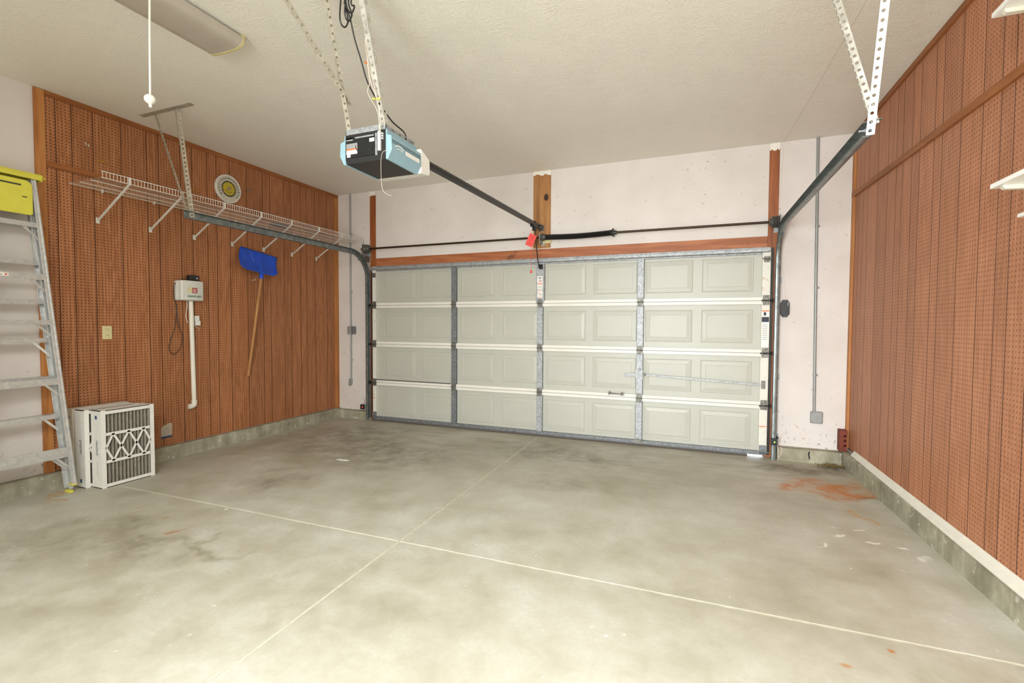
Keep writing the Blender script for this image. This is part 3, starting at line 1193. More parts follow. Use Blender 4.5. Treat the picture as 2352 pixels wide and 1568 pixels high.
def make_track(x, sg, zt, yend, zend, label):
    t = thing('door_track', (x, -.03, 0.0), label, 'door track', 'roller tracks of the garage door')
    P = track_path(x, sg, zt, yend, zend)
    bm = B()
    sweep_track(bm, P[:3], sg)
    obj('vertical_track', bm, 'track', t, True)
    bm = B()
    sweep_track(bm, P[2:15], sg)
    obj('curved_track', bm, 'track', t, True)
    bm = B()
    sweep_track(bm, P[14:], sg)
    # reinforcing angle along the horizontal run
    obj('horizontal_track', bm, 'track', t, True)
    bm = B()
    p0, p1 = P[14] + Vector((sg * .026, 0.06, .010)), P[-1] + Vector((sg * .026, 0, .010))
    bar(bm, p0, p1, .064, .002, (0, 0, 1))
    bar(bm, p0 + Vector((sg * .016, 0, .032)), p1 + Vector((sg * .016, 0, .032)), .034, .002, (1, 0, 0))
    obj('track_angle', bm, 'track', t)
    for zb in ((0.22, 0.83, 1.80) if sg > 0 else (0.35, 1.70)):
        bm = B()
        bx(bm, min(x + sg * .018, x + sg * .022), max(x + sg * .018, x + sg * .022), -.045, YW - .006, zb - .028, zb + .028)
        bx(bm, min(x + sg * .018, x + sg * .050), max(x + sg * .018, x + sg * .050), YW - .011, YW - .006, zb - .028, zb + .028)
        tube(bm, [(x + sg * .034, YW - .011, zb), (x + sg * .034, YW - .018, zb)], .006, 6)
        obj('wall_bracket', bm, 'galv', t)
    # flag bracket at the curve
    bm = B()
    bx(bm, min(x + sg * .019, x + sg * .023), max(x + sg * .019, x + sg * .023), -.20, YW - .006, zt - .10, zt - .02)
    obj('flag_bracket', bm, 'track', t)
    return t, P


def angle(name, p0, p1, w1, w2, parent, mat, wid=.032, wid2=None):
    bm = B()
    perf(bm, p0, p1, w1, wid)
    wid2 = wid if wid2 is None else wid2
    perf(bm, p0, p1, w2, wid2, .038, min(.0080, wid2 * .3))
    return obj(name, bm, mat, parent, False, 0, 0.0016)


tl, PL = make_track(-.055, -1, 2.30, -2.52, 2.31, 'grey steel roller track running under the white wire shelf')
tr, PR = make_track(4.935, 1, 2.31, -2.70, 2.265, 'grey steel roller track running past the right pegboard')
# left hangers
e = PL[-1]
angle('hanger_angle', (e.x - .024, e.y + .05, e.z - .015), (.020, -2.645, H - .006), (.4, 1, 0), (1, -.4, 0), tl, 'angle_old', .040, .016)
angle('hanger_angle', (e.x - .024, e.y + .02, e.z + .035), (-.280, -2.625, H - .006), (1, -.5, 0), (.4, .8, 0), tl, 'angle_old', .030, .016)
angle('ceiling_plate', (-.425, -2.630, H - .002), (.235, -2.630, H - .002), (0, -1, 0), (0, 0, -1), tl, 'angle_old', .036, .008)
# right hangers
e = PR[-1]
angle('hanger_angle', (e.x + .026, e.y - .005, e.z - .03), (e.x + .028, -2.965, H - .004), (-.25, -1, 0), (-1, .2, 0), tr, 'angle')
angle('hanger_angle', (e.x + .020, e.y + .02, e.z + .02), (4.755, -2.56, H - .004), (.9, -.35, 0), (-.2, -1, 0), tr, 'angle')
bm = B()
tube(bm, [(e.x - .03, e.y + .02, e.z), (e.x + .03, e.y + .02, e.z)], .005, 8)
tube(bm, [(e.x - .006, e.y + .02, e.z), (e.x + .002, e.y + .02, e.z)], .010, 6)
obj('hanger_bolt', bm, 'galv', tr)

# ============================================================ OPENER
op = thing('garage_door_opener', (2.44, -3.0, 2.25), 'blue and black garage door opener hanging from the ceiling', 'door opener')
OX0, OX1, OY0, OY1, OZ0, OZ1 = 2.300, 2.580, -3.185, -2.885, 2.258, 2.425
bm = B()
prism(bm, [(OY0, OZ1), (OY0, OZ0 + .03), (OY0 + .012, OZ0 + .004), (OY1, OZ0 + .004), (OY1, OZ1)], (OX0, 0, 0), (0, 1, 0), (0, 0, 1), (OX1 - OX0, 0, 0))
body = obj('motor_housing', bm, 'black', op, False, 0.003)
bm = B()
bx(bm, OX0 + .008, OX1 - .066, OY0 - .006, OY0 + .001, OZ0 + .034, OZ1 - .020)
bx(bm, OX0 + .008, OX0 + .06, OY0 - .006, OY0 + .001, OZ1 - .030, OZ1 - .016)
rp = obj('rear_plate', bm, 'black_steel', op, False, 0.002)
for a0, a1 in ((185, 245), (300, 360)):
    bm = B()
    pts = [(2.437 + .058 * math.cos(math.radians(a)), OY0 - .0065, 2.362 + .058 * math.sin(math.radians(a))) for a in range(a0, a1 + 1, 8)]
    tube(bm, pts, .0035, 6)
    obj('vent_arc', bm, 'slot', op)
bm = B()
bx(bm, OX0 + .075, OX1 - .075, OY0 - .0072, OY0 - .006, OZ1 - .030, OZ1 - .022)
bx(bm, OX0 + .012, OX0 + .06, OY0 - .0072, OY0 - .006, OZ1 - .038, OZ1 - .031)
obj('bare_steel_edge', bm, 'galv', op)
bm = B()
bx(bm, OX1 - .063, OX1 - .053, OY0 - .010, OY0 - .0005, OZ0 + .026, OZ1 - .018)
obj('bare_steel_edge', bm, 'galv', op)
bm = B()
bx(bm, OX1 - .046, OX1 - .030, OY0 - .012, OY0 - .0005, OZ0 + .050, OZ1 - .012)
for k in range(3):
    lathe(bm, (OX1 - .018, OY0, OZ1 - .026 - k * .013), (0, -1, 0), [(0, .0045), (.010, .0045)], 8)
obj('terminal_strip', bm, 'white', op)
st = box('warning_sticker', (OX0 + .014, OX0 + .090, OY0 - .0078, OY0 - .0062, OZ0 + .052, OZ0 + .112), 'white', op)
for z0_, z1_, mt in ((.083, .112, 'ink_grey'), (.075, .083, 'orange')):
    b_ = box('print', (OX0 + .014, OX0 + .090, OY0 - .0086, OY0 - .0078, OZ0 + z0_, OZ0 + z1_), mt)
    b_.parent = st
box('small_sticker', (OX1 - .105, OX1 - .072, OY0 - .0078, OY0 - .0062, OZ0 + .106, OZ0 + .126), 'white', op)
box('small_sticker', (OX0 + .018, OX0 + .042, OY0 - .0078, OY0 - .0062, OZ0 + .036, OZ0 + .050), 'white', op)
# blue side covers
for sg, x in ((1, OX1), (-1, OX0)):
    bm = B()
    prism(bm, [(0, OZ1), (.006 * sg, OZ1), (.008 * sg, OZ1 - .032), (.036 * sg, OZ1 - .040), (.040 * sg, OZ0 + .052), (.012 * sg, OZ0), (0, OZ0)],
          (x, OY0, 0), (1, 0, 0), (0, 0, 1), (0, OY1 - OY0, 0))
    obj('side_cover', bm, 'blue_cover', op, False, 0.002)
for k in range(3):
    z = OZ1 - .062 - k * .008
    box('cover_groove', (OX1 + .0355, OX1 + .0385, OY0 + .004, OY1 - .003, z - .0012, z + .0012), 'slot', op)
lb = box('logo_label', (OX1 + .0375, OX1 + .0398, OY0 + .135, OY1 - .022, OZ0 + .058, OZ0 + .082), 'white', op)
bm = B()
for rr, z_, w_ in ((.030, .076, .0065), (.022, .066, .0035)):
    pts = []
    for k in range(9):
        a = math.radians(150 - k * 15)
        pts.append((OX1 + .0395, OY0 + .075 + rr * 1.5 * math.cos(a), OZ0 + z_ - .012 + rr * .8 * math.sin(a)))
    for a, b in zip(pts, pts[1:]):
        bar(bm, a, b, w_, .0016, (0, 0, 1))
obj('logo_swoosh', bm, 'white', op)
# white light lens on the door side
bm = B()
prism(bm, [(OY1, OZ1 - .01), (OY1 + .015, OZ1 - .012), (OY1 + .105, OZ1 - .05), (OY1 + .110, OZ0 + .050), (OY1 + .108, OZ0 + .022), (OY1, OZ0 + .006)],
      (OX0 - .03, 0, 0), (0, 1, 0), (0, 0, 1), (OX1 - OX0 + .066, 0, 0))
obj('light_lens', bm, 'lens', op, False, 0.008, segs=3)
# top hanger frame with slots
bm = B()
bx(bm, OX0, OX1, OY0 + .002, OY0 + .005, OZ1, OZ1 + .030)
bx(bm, OX1 - .003, OX1, OY0 + .002, OY1 - .01, OZ1, OZ1 + .026)
bx(bm, OX0, OX0 + .003, OY0 + .002, OY1 - .01, OZ1, OZ1 + .026)
hf = obj('hanger_frame', bm, 'galv', op)
for k in range(4):
    y = OY0 + .06 + k * .062
    b_ = box('slot', (OX1 - .0005, OX1 + .0006, y, y + .020, OZ1 + .008, OZ1 + .018), 'slot' if k == 2 else 'hw', None)
    b_.parent = hf
# straps to the ceiling
angle('hanger_strap', (OX1 - .004, OY0 + .01, OZ1 - .002), (OX1 + .005, -3.425, H - .003), (-1, 0, 0), (0, 1, .2), op, 'angle', .030)
angle('hanger_strap', (OX0 + .004, OY0 + .02, OZ1 - .002), (OX0 + .002, -3.365, H - .003), (1, 0, 0), (0, .1, 0), op, 'angle_old', .028)
angle('diagonal_strap', (OX0 + .006, -3.165, 2.60), (OX0 - .01, -3.965, H - .003), (0, .6, 1), (1, 0, 0), op, 'angle_old', .032)
# rail, chain, trolley, arm
rz = lambda y: 2.447 + (y + 2.78) / 2.75 * .055
bm = B()
ra, rb = Vector((2.44, -2.80, rz(-2.80))), Vector((2.44, -.045, rz(-.045)))
bar(bm, ra, rb, .034, .018, (0, 0, 1))
bar(bm, ra + Vector((0, 0, -.016)), rb + Vector((0, 0, -.016)), .040, .006, (1, 0, 0))
obj('rail', bm, 'black_steel', op)
bm = B()
for i in range(210):
    y = -2.70 + i * .0125
    bx(bm, 2.4365, 2.4435, y, y + .0085, rz(y) + .020, rz(y) + .029)
o = obj('drive_chain', bm, 'hw', op)
o['kind'] = 'stuff'
bm = B()
bx(bm, 2.415, 2.465, -.31, -.17, rz(-.25) - .040, rz(-.25) - .020)
bx(bm, 2.418, 2.462, -.24, -.20, rz(-.25) - .075, rz(-.25) - .02)
bx(bm, 2.424, 2.456, -.235, -.205, rz(-.25) + .02, rz(-.25) + .034)
obj('trolley', bm, 'black_steel', op, False, .003)
bm = B()
bx(bm, 2.41, 2.47, -.085, YW - .010, 2.478, 2.484)
bx(bm, 2.41, 2.47, -.085, YW - .010, 2.515, 2.521)
bx(bm, 2.405, 2.475, YW - .014, YW - .008, 2.462, 2.537)
tube(bm, [(2.40, -.06, 2.50), (2.48, -.06, 2.50)], .007, 8)
obj('header_bracket', bm, 'hw', op)
bm = B()
for a, b in zip([(2.448, -.225, 2.42), (2.448, -.19, 2.30), (2.45, -.13, 2.12), (2.452, -.105, 2.045)], [(2.448, -.19, 2.30), (2.45, -.13, 2.12), (2.452, -.105, 2.045), (2.452, -.055, 2.025)]):
    bar(bm, a, b, .024, .006, (0, 1, .3))
obj('door_arm', bm, 'black_steel', op)
bm = B()
bar(bm, (2.452, -.075, 2.025), (2.452, -.002, 2.045), .022, .006, (0, 0, 1))
bx(bm, 2.425, 2.475, -.006, -.001, 2.005, 2.065)
tube(bm, [(2.43, -.055, 2.028), (2.475, -.055, 2.028)], .006, 8)
obj('arm_bracket', bm, 'hw_dark', op)
bm = B()
tube(bm, [(2.424, -.27, 2.43), (2.420, -.272, 2.30), (2.418, -.272, 2.15), (2.420, -.272, 1.965)], .0018, 6)
obj('release_cord', bm, 'red', op)
bm = B()
lathe(bm, (2.420, -.272, 1.968), (0, 0, -1), [(0, .005), (.004, .008), (.030, .015), (.033, .012)], 12)
obj('release_handle', bm, 'red', op)
bm = B()
c1 = Vector((2.418, -.276, 2.305))
ud = Vector((.42, 0, .9)).normalized()
rd = Vector((.9, 0, -.42)).normalized()
prism(bm, [(-.046, -.070), (.046, -.070), (.046, .070), (-.046, .070)], c1, rd, ud, (0, -.0015, 0))
tg = obj('release_tag', bm, 'red', op)
bm = B()
for k, (a, b) in enumerate(((-.03, .04), (-.03, .03), (-.02, .035), (-.03, .0), (-.01, .03), (-.035, .02))):
    z = .045 - k * .018
    prism(bm, [(a, z), (b, z), (b, z + .004), (a, z + .004)], c1 + Vector((0, -.0016, 0)), rd, ud, (0, -.0006, 0))
o = bpy.data.objects.new('print', finish('print', bm, 'red_ink'))
C.objects.link(o)
o.parent = tg

# cord and bell wires of the opener
bm = B()
tube(bm, smooth_path([(2.545, -2.93, OZ1 + .005), (2.51, -2.90, 2.515), (2.50, -3.017, 2.544), (2.50, -3.14, 2.60), (2.50, -3.235, 2.665), (2.50, -3.288, 2.756),
                      (2.50, -3.339, 2.842), (2.50, -3.372, 2.924), (2.50, -3.404, 2.985), (2.50, -3.42, 3.08), (2.5, -3.43, H - .002)], 6), .0042, 8)
for k, (y0, dy, zlo) in enumerate(((-3.405, .035, 2.865), (-3.385, -.028, 2.905), (-3.375, .05, 2.95))):
    tube(bm, smooth_path([(2.49 + .008 * k, y0, 3.12), (2.49 + .008 * k, y0 - abs(dy) * .7, 3.0), (2.492 + .008 * k, y0 - abs(dy), zlo + .02),
                          (2.494 + .008 * k, y0 - .004, zlo), (2.496 + .008 * k, y0 + .020, zlo + .05), (2.496 + .008 * k, y0 - .006, 3.0), (2.498 + .008 * k, y0 + .02, 3.12)], 5), .0042, 7)
o = obj('power_cord', bm, 'black', None, True)
tag(o, 'black power cord with a bundled loop above the opener', 'power cord')
bw = thing('bell_wire', (2.53, -3.26, 2.40), 'pale twisted bell wires strung along the opener strap', 'wire')
for k, pts in enumerate(([(2.545, -3.200, 2.40), (2.575, -3.225, 2.47), (2.572, -3.25, 2.55), (2.54, -3.265, 2.66), (2.53, -3.27, 2.76), (2.522, -3.27, 2.86), (2.515, -3.29, 2.97), (2.51, -3.32, 3.10), (2.51, -3.34, H - .002)],
                         [(2.550, -3.200, 2.40), (2.560, -3.23, 2.50), (2.512, -3.25, 2.60), (2.528, -3.255, 2.655), (2.52, -3.262, 2.75), (2.535, -3.272, 2.80), (2.518, -3.272, 2.86), (2.521, -3.29, 2.97), (2.518, -3.32, 3.10), (2.516, -3.34, H - .002)],
                         [(2.555, -3.200, 2.39), (2.575, -3.23, 2.48), (2.566, -3.25, 2.58), (2.548, -3.262, 2.68), (2.526, -3.266, 2.75), (2.513, -3.27, 2.85), (2.523, -3.285, 2.95), (2.512, -3.31, 3.07), (2.512, -3.34, H - .002)])):
    bm = B()
    tube(bm, smooth_path(pts, 6), .0018, 6)
    obj('strand', bm, 'wire_white', bw, True)
for (p, d, mt) in (((2.520, -3.262, 2.752), (-.02, 0, .012), 'orange'), ((2.572, -3.25, 2.560), (.022, 0, -.003), 'yellow'), ((2.560, -3.25, 2.562), (-.020, 0, .004), 'yellow')):
    bm = B()
    p = Vector(p)
    tube(bm, [p, p + Vector(d)], [.0055, .0035], 8)
    obj('wire_connector', bm, mt, bw)
bm = B()
tube(bm, smooth_path([(2.60, -3.19, 2.305), (2.575, -3.215, 2.275), (2.578, -3.225, 2.155), (2.592, -3.23, 2.075), (2.63, -3.235, 2.045), (2.655, -3.24, 2.035)], 5), .0010, 6)
o = obj('antenna_wire', bm, 'wire_white', None, True)
tag(o, 'thin grey aerial wire dangling below the opener', 'wire')

# bell wire stapled across the ceiling to the receiver
rw = [(5.07, -2.6, H - .002), (5.062, -2.13, H - .002), (5.0, -.5, H - .002), (4.972, YW - .003, H - .003), (4.950, YW - .003, 2.6), (4.951, YW - .004, 2.166), (4.977, YW - .004, 2.03), (5.005, YW - .004, 1.80), (5.024, YW - .008, 1.585)]
bm = B()
tube(bm, rw, .0014, 5)
tube(bm, [(4.953, YW - .004, 2.16), (4.964, YW - .004, 2.0), (4.982, YW - .004, 1.80), (4.994, YW - .008, 1.585)], .0014, 5)
o = obj('receiver_wire', bm, 'wire_white')
tag(o, 'thin brownish wire running over the ceiling down to the black receiver', 'wire')

# ============================================================ WIRE SHELF
SX0, SX1, SHZ = XL + .012, XL + .452, 2.487
YS0, YS1 = -3.085, .008
ws = thing('wire_shelf', (XL, -1.5, 2.2), 'long white ventilated wire shelf on the left pegboard', 'shelf')
for x, z in ((SX0, SHZ), (SX0 + .15, SHZ - .006), (SX0 + .30, SHZ - .006), (SX1, SHZ), (SX1, SHZ + .050)):
    bm = B()
    tube(bm, [(x, YS0, z), (x, YS1, z)], .0036, 7)
    obj('long_rod', bm, 'white_enamel', ws, True)
bm = B()
n = int((YS1 - YS0) / .0254)
for i in range(n + 1):
    y = YS0 + .004 + i * .0254
    tube(bm, [(SX0 - .004, y, SHZ + .003), (SX1 + .004, y, SHZ + .003)], .0010, 4)
    tube(bm, [(SX1 + .004, y, SHZ - .003), (SX1 + .004, y, SHZ + .053)], .0022, 4)
o = obj('cross_wires', bm, 'white_enamel', ws)
o['kind'] = 'stuff'
for y in (-2.886, -2.463, -2.043, -1.617, -1.208, -.786, -.373):
    bm = B()
    p0, p1 = Vector((XL + .010, y, 2.225)), Vector((SX1 - .004, y, SHZ - .002))
    bar(bm, p0, p1, .016, .010, (0, 1, 0))
    bx(bm, XL, XL + .007, y - .014, y + .014, 2.198, 2.248)
    bx(bm, SX1 - .010, SX1 + .008, y - .007, y + .007, SHZ - .008, SHZ + .054)
    obj('support_brace', bm, 'white_enamel', ws, False, .0015)
for y in (-2.85, -2.43, -2.01, -1.58, -1.17, -.75, -.34):
    bm = B()
    bx(bm, XL, XL + .018, y - .006, y + .006, SHZ - .020, SHZ + .010)
    obj('wall_clip', bm, 'white_enamel', ws, False, .001)
bm = B()
bx(bm, SX1 - .035, SX1 + .012, YW - .006, YW, SHZ - .015, SHZ + .065)
bx(bm, SX1 - .012, SX1 + .012, YW - .030, YW, SHZ - .010, SHZ + .045)
obj('end_bracket', bm, 'white_enamel', ws)

# dark bag-like bundle lying on the far end of the shelf deck
bm = B()
lathe(bm, (SX0 + .17, -1.12, SHZ + .0235), (0, 1, 0), [(-.13, .002), (-.11, .012), (0, .018), (.11, .012), (.13, .002)], 10)
for v in bm.verts:
    v.co.x = SX0 + .17 + (v.co.x - SX0 - .17) * 4.0
o = obj('folded_cloth', bm, simple('dark_blue_cloth', '#3c3f4c', .9), None, True)
tag(o, 'dark folded cloth lying on the white wire shelf', 'cloth')

# ============================================================ THERMOMETER
TY, TZ, TR = -1.668, 2.815, .152
th = thing('dial_thermometer', (XL, TY, TZ - TR), 'round white dial thermometer with a smiling yellow centre', 'thermometer')
bm = B()
lathe(bm, (XL, TY, TZ), (1, 0, 0), [(0, TR - .004), (.012, TR), (.026, TR), (.031, TR - .006), (.027, TR - .012)], 48)
obj('case', bm, 'white', th, True)
ax = XL + .0285


def disc(name, r0, r1, x, mat, par):
    bm = B()
    n = 48
    if r0 <= 0:
        lathe(bm, (x - .0006, TY, TZ), (1, 0, 0), [(0, r1), (.0006, r1)], n)
    else:
        o_, i_ = [], []
        for k in range(n):
            a = 2 * math.pi * k / n
            o_.append(bm.verts.new((x, TY + r1 * math.cos(a), TZ + r1 * math.sin(a))))
            i_.append(bm.verts.new((x, TY + r0 * math.cos(a), TZ + r0 * math.sin(a))))
        for k in range(n):
            bm.faces.new((o_[k], o_[(k + 1) % n], i_[(k + 1) % n], i_[k]))
    return obj(name, bm, mat, par)


disc('dial', 0, TR - .012, ax, 'dial', th)
disc('scale_ring', .070, .086, ax + .0006, 'dial_ring', th)
disc('centre_disc', 0, .070, ax + .0007, 'dial_yellow', th)
nums = ['40', '30', '20', '10', '0', '10', '20', '30', '40', '50', '60', '70', '80', '90', '100', '110', '120']
for i, s in enumerate(nums):
    a = math.radians(-128 + i * 256 / 16)
    # clockwise from lower left as seen from the room (right = +y)
    yy = TY + .112 * math.sin(a)
    zz = TZ + .112 * math.cos(a)
    text('numeral', s, (ax + .0006, yy, zz), (0, 1, 0), (0, 0, 1), .030, 'ink', th)
for i in range(9):
    a = math.radians(-128 + i * 32)
    bm = B()
    lathe(bm, (ax + .0006, TY + .078 * math.sin(a), TZ + .078 * math.cos(a)), (1, 0, 0), [(0, .004), (.0006, .004)], 8)
    obj('scale_dot', bm, 'dial_yellow', th)
for dy in (-.014, .014):
    bm = B()
    lathe(bm, (ax + .0007, TY + dy, TZ + .026), (1, 0, 0), [(0, .0045), (.0008, .0045)], 10)
    obj('eye', bm, 'ink', th)
bm = B()
pts = [(ax + .0012, TY + .043 * math.cos(math.radians(a)), TZ - .006 + .036 * math.sin(math.radians(a))) for a in range(200, 341, 10)]
for a, b in zip(pts, pts[1:]):
    bar(bm, a, b, .004, .0008, (0, 0, 1))
obj('mouth', bm, 'ink', th)
bm = B()
bar(bm, (ax + .004, TY - .056, TZ - .034), (ax + .004, TY + .076, TZ + .047), .004, .001, (0, 1, -1))
obj('needle', bm, 'needle', th)
bm = B()
lathe(bm, (ax, TY, TZ), (1, 0, 0), [(0, .006), (.006, .016), (.008, .013)], 20)
obj('hub', bm, 'ink_grey', th)

# ============================================================ IRRIGATION CONTROLLER
CY0, CY1, CZ0, CZ1, CD = -2.245, -2.010, 1.572, 1.768, .10
ic = thing('irrigation_controller', (XL, (CY0 + CY1) / 2, CZ0), 'pale grey sprinkler controller box with red label on pegboard', 'controller')
box('back_box', (XL, XL + .045, CY0 - .012, CY1 - .012, CZ0 - .004, CZ1 - .004), 'ctrl', ic, .010)
bm = B()
n = 8
front = []
prof = [(XL + .040, CY0), (XL + .080, CY0 + .002)]
for k in range(n + 1):
    t = k / n
    prof.append((XL + .085 + .020 * math.sin(math.pi * (.12 + .76 * t)), CY0 + .012 + (CY1 - CY0 - .024) * t))
prof += [(XL + .080, CY1 - .002), (XL + .040, CY1)]
prism(bm, prof, (0, 0, CZ0), (1, 0, 0), (0, 1, 0), (0, 0, CZ1 - CZ0))
obj('cover', bm, 'ctrl', ic, False, .006, segs=3)
fx = XL + .1065
box('label_white', (fx - .004, fx + .0005, CY0 + .058, CY0 + .098, CZ0 + .075, CZ0 + .125), 'cream', ic)
rl = box('label_red', (fx - .004, fx + .0005, CY0 + .102, CY0 + .152, CZ0 + .072, CZ0 + .125), 'red_ink', ic)
for k in range(5):
    b_ = box('print', (fx + .0004, fx + .0012, CY0 + .107, CY0 + .147 - (k % 2) * .01, CZ0 + .080 + k * .008, CZ0 + .083 + k * .008), 'white')
    b_.parent = rl
text('brand_lettering', 'RAIN', (fx + .0002, CY0 + .080, CZ0 + .038), (0, 1, 0), (0, 0, 1), .026, 'ink_green', ic, 'CENTER', .0006, .35)
text('brand_lettering', 'BIRD', (fx + .0002, CY0 + .167, CZ0 + .038), (0, 1, 0), (0, 0, 1), .026, 'ink_green', ic, 'CENTER', .0006, .35)
bm = B()
prism(bm, [(-.012, .002), (-.002, .004), (.004, .014), (.006, .003), (.014, .001), (.005, -.003), (-.004, -.012), (-.004, -.001)], (fx + .0002, CY0 + .123, CZ0 + .040), (0, 1, 0), (0, 0, 1), (.001, 0, 0))
obj('brand_mark', bm, 'ink_green', ic)

bm = B()
bx(bm, XL, XL + .055, -2.135, -2.035, 1.775, 1.828)
ad = obj('plug_transformer', bm, 'black', None, False, .006)
tag(ad, 'black plug-in transformer above the sprinkler controller', 'transformer')
bm = B()
lathe(bm, (XL + .0548, -2.058, 1.80), (1, 0, 0), [(0, .012), (.0008, .012), (.0008, .008)], 12)
mk_ = bpy.data.objects.new('print', finish('print', bm, 'ink_grey'))
C.objects.link(mk_)
mk_.parent = ad
bm = B()
tube(bm, smooth_path([(XL + .02, -2.13, 1.785), (XL + .03, -2.20, 1.778), (XL + .03, -2.272, 1.72), (XL + .02, -2.272, 1.60), (XL + .012, -2.240, 1.50), (XL + .010, -2.262, 1.30), (XL + .008, -2.300, 1.18), (XL + .008, -2.318, 1.09),
                      (XL + .008, -2.285, 1.035), (XL + .008, -2.24, 1.05), (XL + .008, -2.20, 1.12), (XL + .008, -2.19, 1.22), (XL + .008, -2.222, 1.32), (XL + .010, -2.240, 1.45), (XL + .014, -2.25, 1.56)], 6), .0028, 6)
o = obj('transformer_cord', bm, 'black', None, True)
tag(o, 'thin black cord looping down the pegboard below the controller', 'cord')

bm = B()
pvx = XL + .024
tube(bm, [(pvx, -2.105, CZ0 - .004), (pvx, -2.090, .535)], .0215, 16)
pv = thing('pvc_pipe', (pvx, -2.09, .49), 'white PVC pipe with elbow below the sprinkler controller', 'pipe')
obj('pipe', bm, 'pvc', pv, True)
bm = B()
tube(bm, smooth_path([(pvx, -2.090, .55), (pvx, -2.090, .515), (pvx - .002, -2.098, .495), (pvx - .006, -2.125, .488), (pvx - .010, -2.145, .490)], 4), .026, 14)
obj('elbow', bm, 'pvc', pv, True)

rs = thing('rain_sensor_box', (XL, -2.03, 1.31), 'small white two-part plastic box beside the PVC pipe', 'sensor box')
box('upper_case', (XL, XL + .030, -2.066, -2.022, 1.362, 1.418), 'white', rs, .003)
box('lower_case', (XL, XL + .034, -2.062, -2.014, 1.318, 1.366), 'white', rs, .003)
bm = B()
tube(bm, smooth_path([(XL + .01, -2.135, CZ0), (XL + .012, -2.138, 1.50), (XL + .012, -2.150, 1.42), (XL + .012, -2.142, 1.37), (XL + .010, -2.134, 1.345)], 5), .0035, 6)
tube(bm, smooth_path([(XL + .015, -2.055, 1.318), (XL + .02, -2.06, 1.305), (XL + .02, -2.03, 1.29), (XL + .015, -2.015, 1.27)], 4), .002, 5)
obj('lead', bm, 'white', rs, True)

# ============================================================ SNOW SHOVEL
sv = thing('snow_shovel', (XL, -1.44, .72), 'bright blue snow shovel with wooden handle hung blade up', 'shovel')
# local frame: s along the blade width, t along the handle (up), n off the wall
tilt = .112
tv = Vector((0, math.sin(tilt), math.cos(tilt)))
sd = Vector((0, math.cos(tilt) * .992, -math.sin(tilt) - .01)).normalized()
nv = Vector((1, 0, 0))
org = Vector((XL, -1.330, 1.868))
bm = B()
NU, NV = 18, 12
grid = []
for j in range(NV + 1):
    tt = j / NV
    row = []
    for i in range(NU + 1):
        ss = i / NU * 2 - 1
        hh = .055 + .262 * tt
        hw = .250 + (.022 if ss < 0 else -.030 * (1 - tt)) * (1 - tt)
        # rounded lower corners
        cr = max(0, abs(ss) - .70) / .30
        lower = .030 * (cr ** 2) * (1 - tt)
        x = .022 + .110 * (1 - tt) ** 2 + .012 * (ss ** 2) * (1 - tt) + .006 * math.cos(ss * math.pi * 2.5) * tt * (1 - tt) * 2
        row.append(bm.verts.new(org + tv * (hh + lower * (1.6 if ss > 0 else 1.0)) + sd * (ss * hw + .015 - .050 * (1 - tt)) + nv * x))
    grid.append(row)
for j in range(NV):
    for i in range(NU):
        bm.faces.new((grid[j][i], grid[j][i + 1], grid[j + 1][i + 1], grid[j + 1][i]))
obj('blade', bm, 'blue', sv, True, 0, .006)
bm = B()
# ribs that fan out from the socket
for ss, j1 in ((-.5, .9), (-.12, .95), (.3, .92), (.62, .8)):
    pts = []
    for k in range(7):
        tt = k / 6 * j1
        s_ = ss * (k / 6) * .262
        x = .022 + .085 * (1 - tt) ** 2 + .006
        pts.append(org + tv * (.06 + .262 * tt) + sd * s_ + nv * x)
    tube(bm, pts, .0035, 5)
obj('rib', bm, 'blue', sv, True)
bm = B()
hb = org + nv * .100
tube(bm, [hb + tv * -.005, hb + tv * .05, org + nv * .085 + tv * .11, org + nv * .055 + tv * .17], [.024, .024, .022, .012], 14)
obj('socket', bm, 'blue', sv, True)
bm = B()
p_lo = Vector((XL + .020, -1.452, .735))
tube(bm, [p_lo, hb + tv * .02], .0155, 12)
obj('handle', bm, 'handle_wood', sv, True)
bm = B()
tube(bm, [(XL, -1.375, 1.845), (XL + .05, -1.375, 1.845), (XL + .06, -1.375, 1.862)], .003, 6)
o = obj('wall_hook', bm, 'white')
tag(o, 'small white peg hook holding the blue shovel', 'hook')

# ============================================================ OUTLET, TAG, HOOKS
ot = thing('wall_outlet', (XL, -2.837, 1.198), 'cream duplex wall outlet on the brown pegboard', 'outlet')
box('cover_plate', (XL, XL + .006, -2.873, -2.800, 1.196, 1.312), 'cream', ot, .002)
for dz in (-.026, .026):
    bm = B()
    bx(bm, XL + .006, XL + .0085, -2.853, -2.820, 1.254 + dz - .014, 1.254 + dz + .014)
    rc = obj('receptacle', bm, 'cream', ot, False, .004)
    for dy in (-.0065, .0065):
        b_ = box('slot', (XL + .008, XL + .0088, -2.8365 + dy - .0015, -2.8365 + dy + .0015, 1.254 + dz - .002, 1.254 + dz + .007), 'slot')
        b_.parent = rc

bm = B()
prism(bm, [(-2.405, .222), (-2.302, .228), (-2.300, .352), (-2.345, .352), (-2.360, .335), (-2.376, .342), (-2.385, .328), (-2.403, .322)], (XL + .0006, 0, 0), (0, 1, 0), (0, 0, 1), (.0008, 0, 0))
pt = obj('price_label', bm, 'paper')
tag(pt, 'torn beige paper label with a blue edge low on the pegboard', 'label')
b_ = box('blue_edge', (XL + .0012, XL + .002, -2.404, -2.302, .214, .232), 'ink_blue', None)
b_.parent = pt
for k in range(5):
    b_ = box('print', (XL + .0012, XL + .0018, -2.395, -2.315 - .01 * (k % 2), .248 + k * .015, .252 + k * .015), 'ink_grey')
    b_.parent = pt

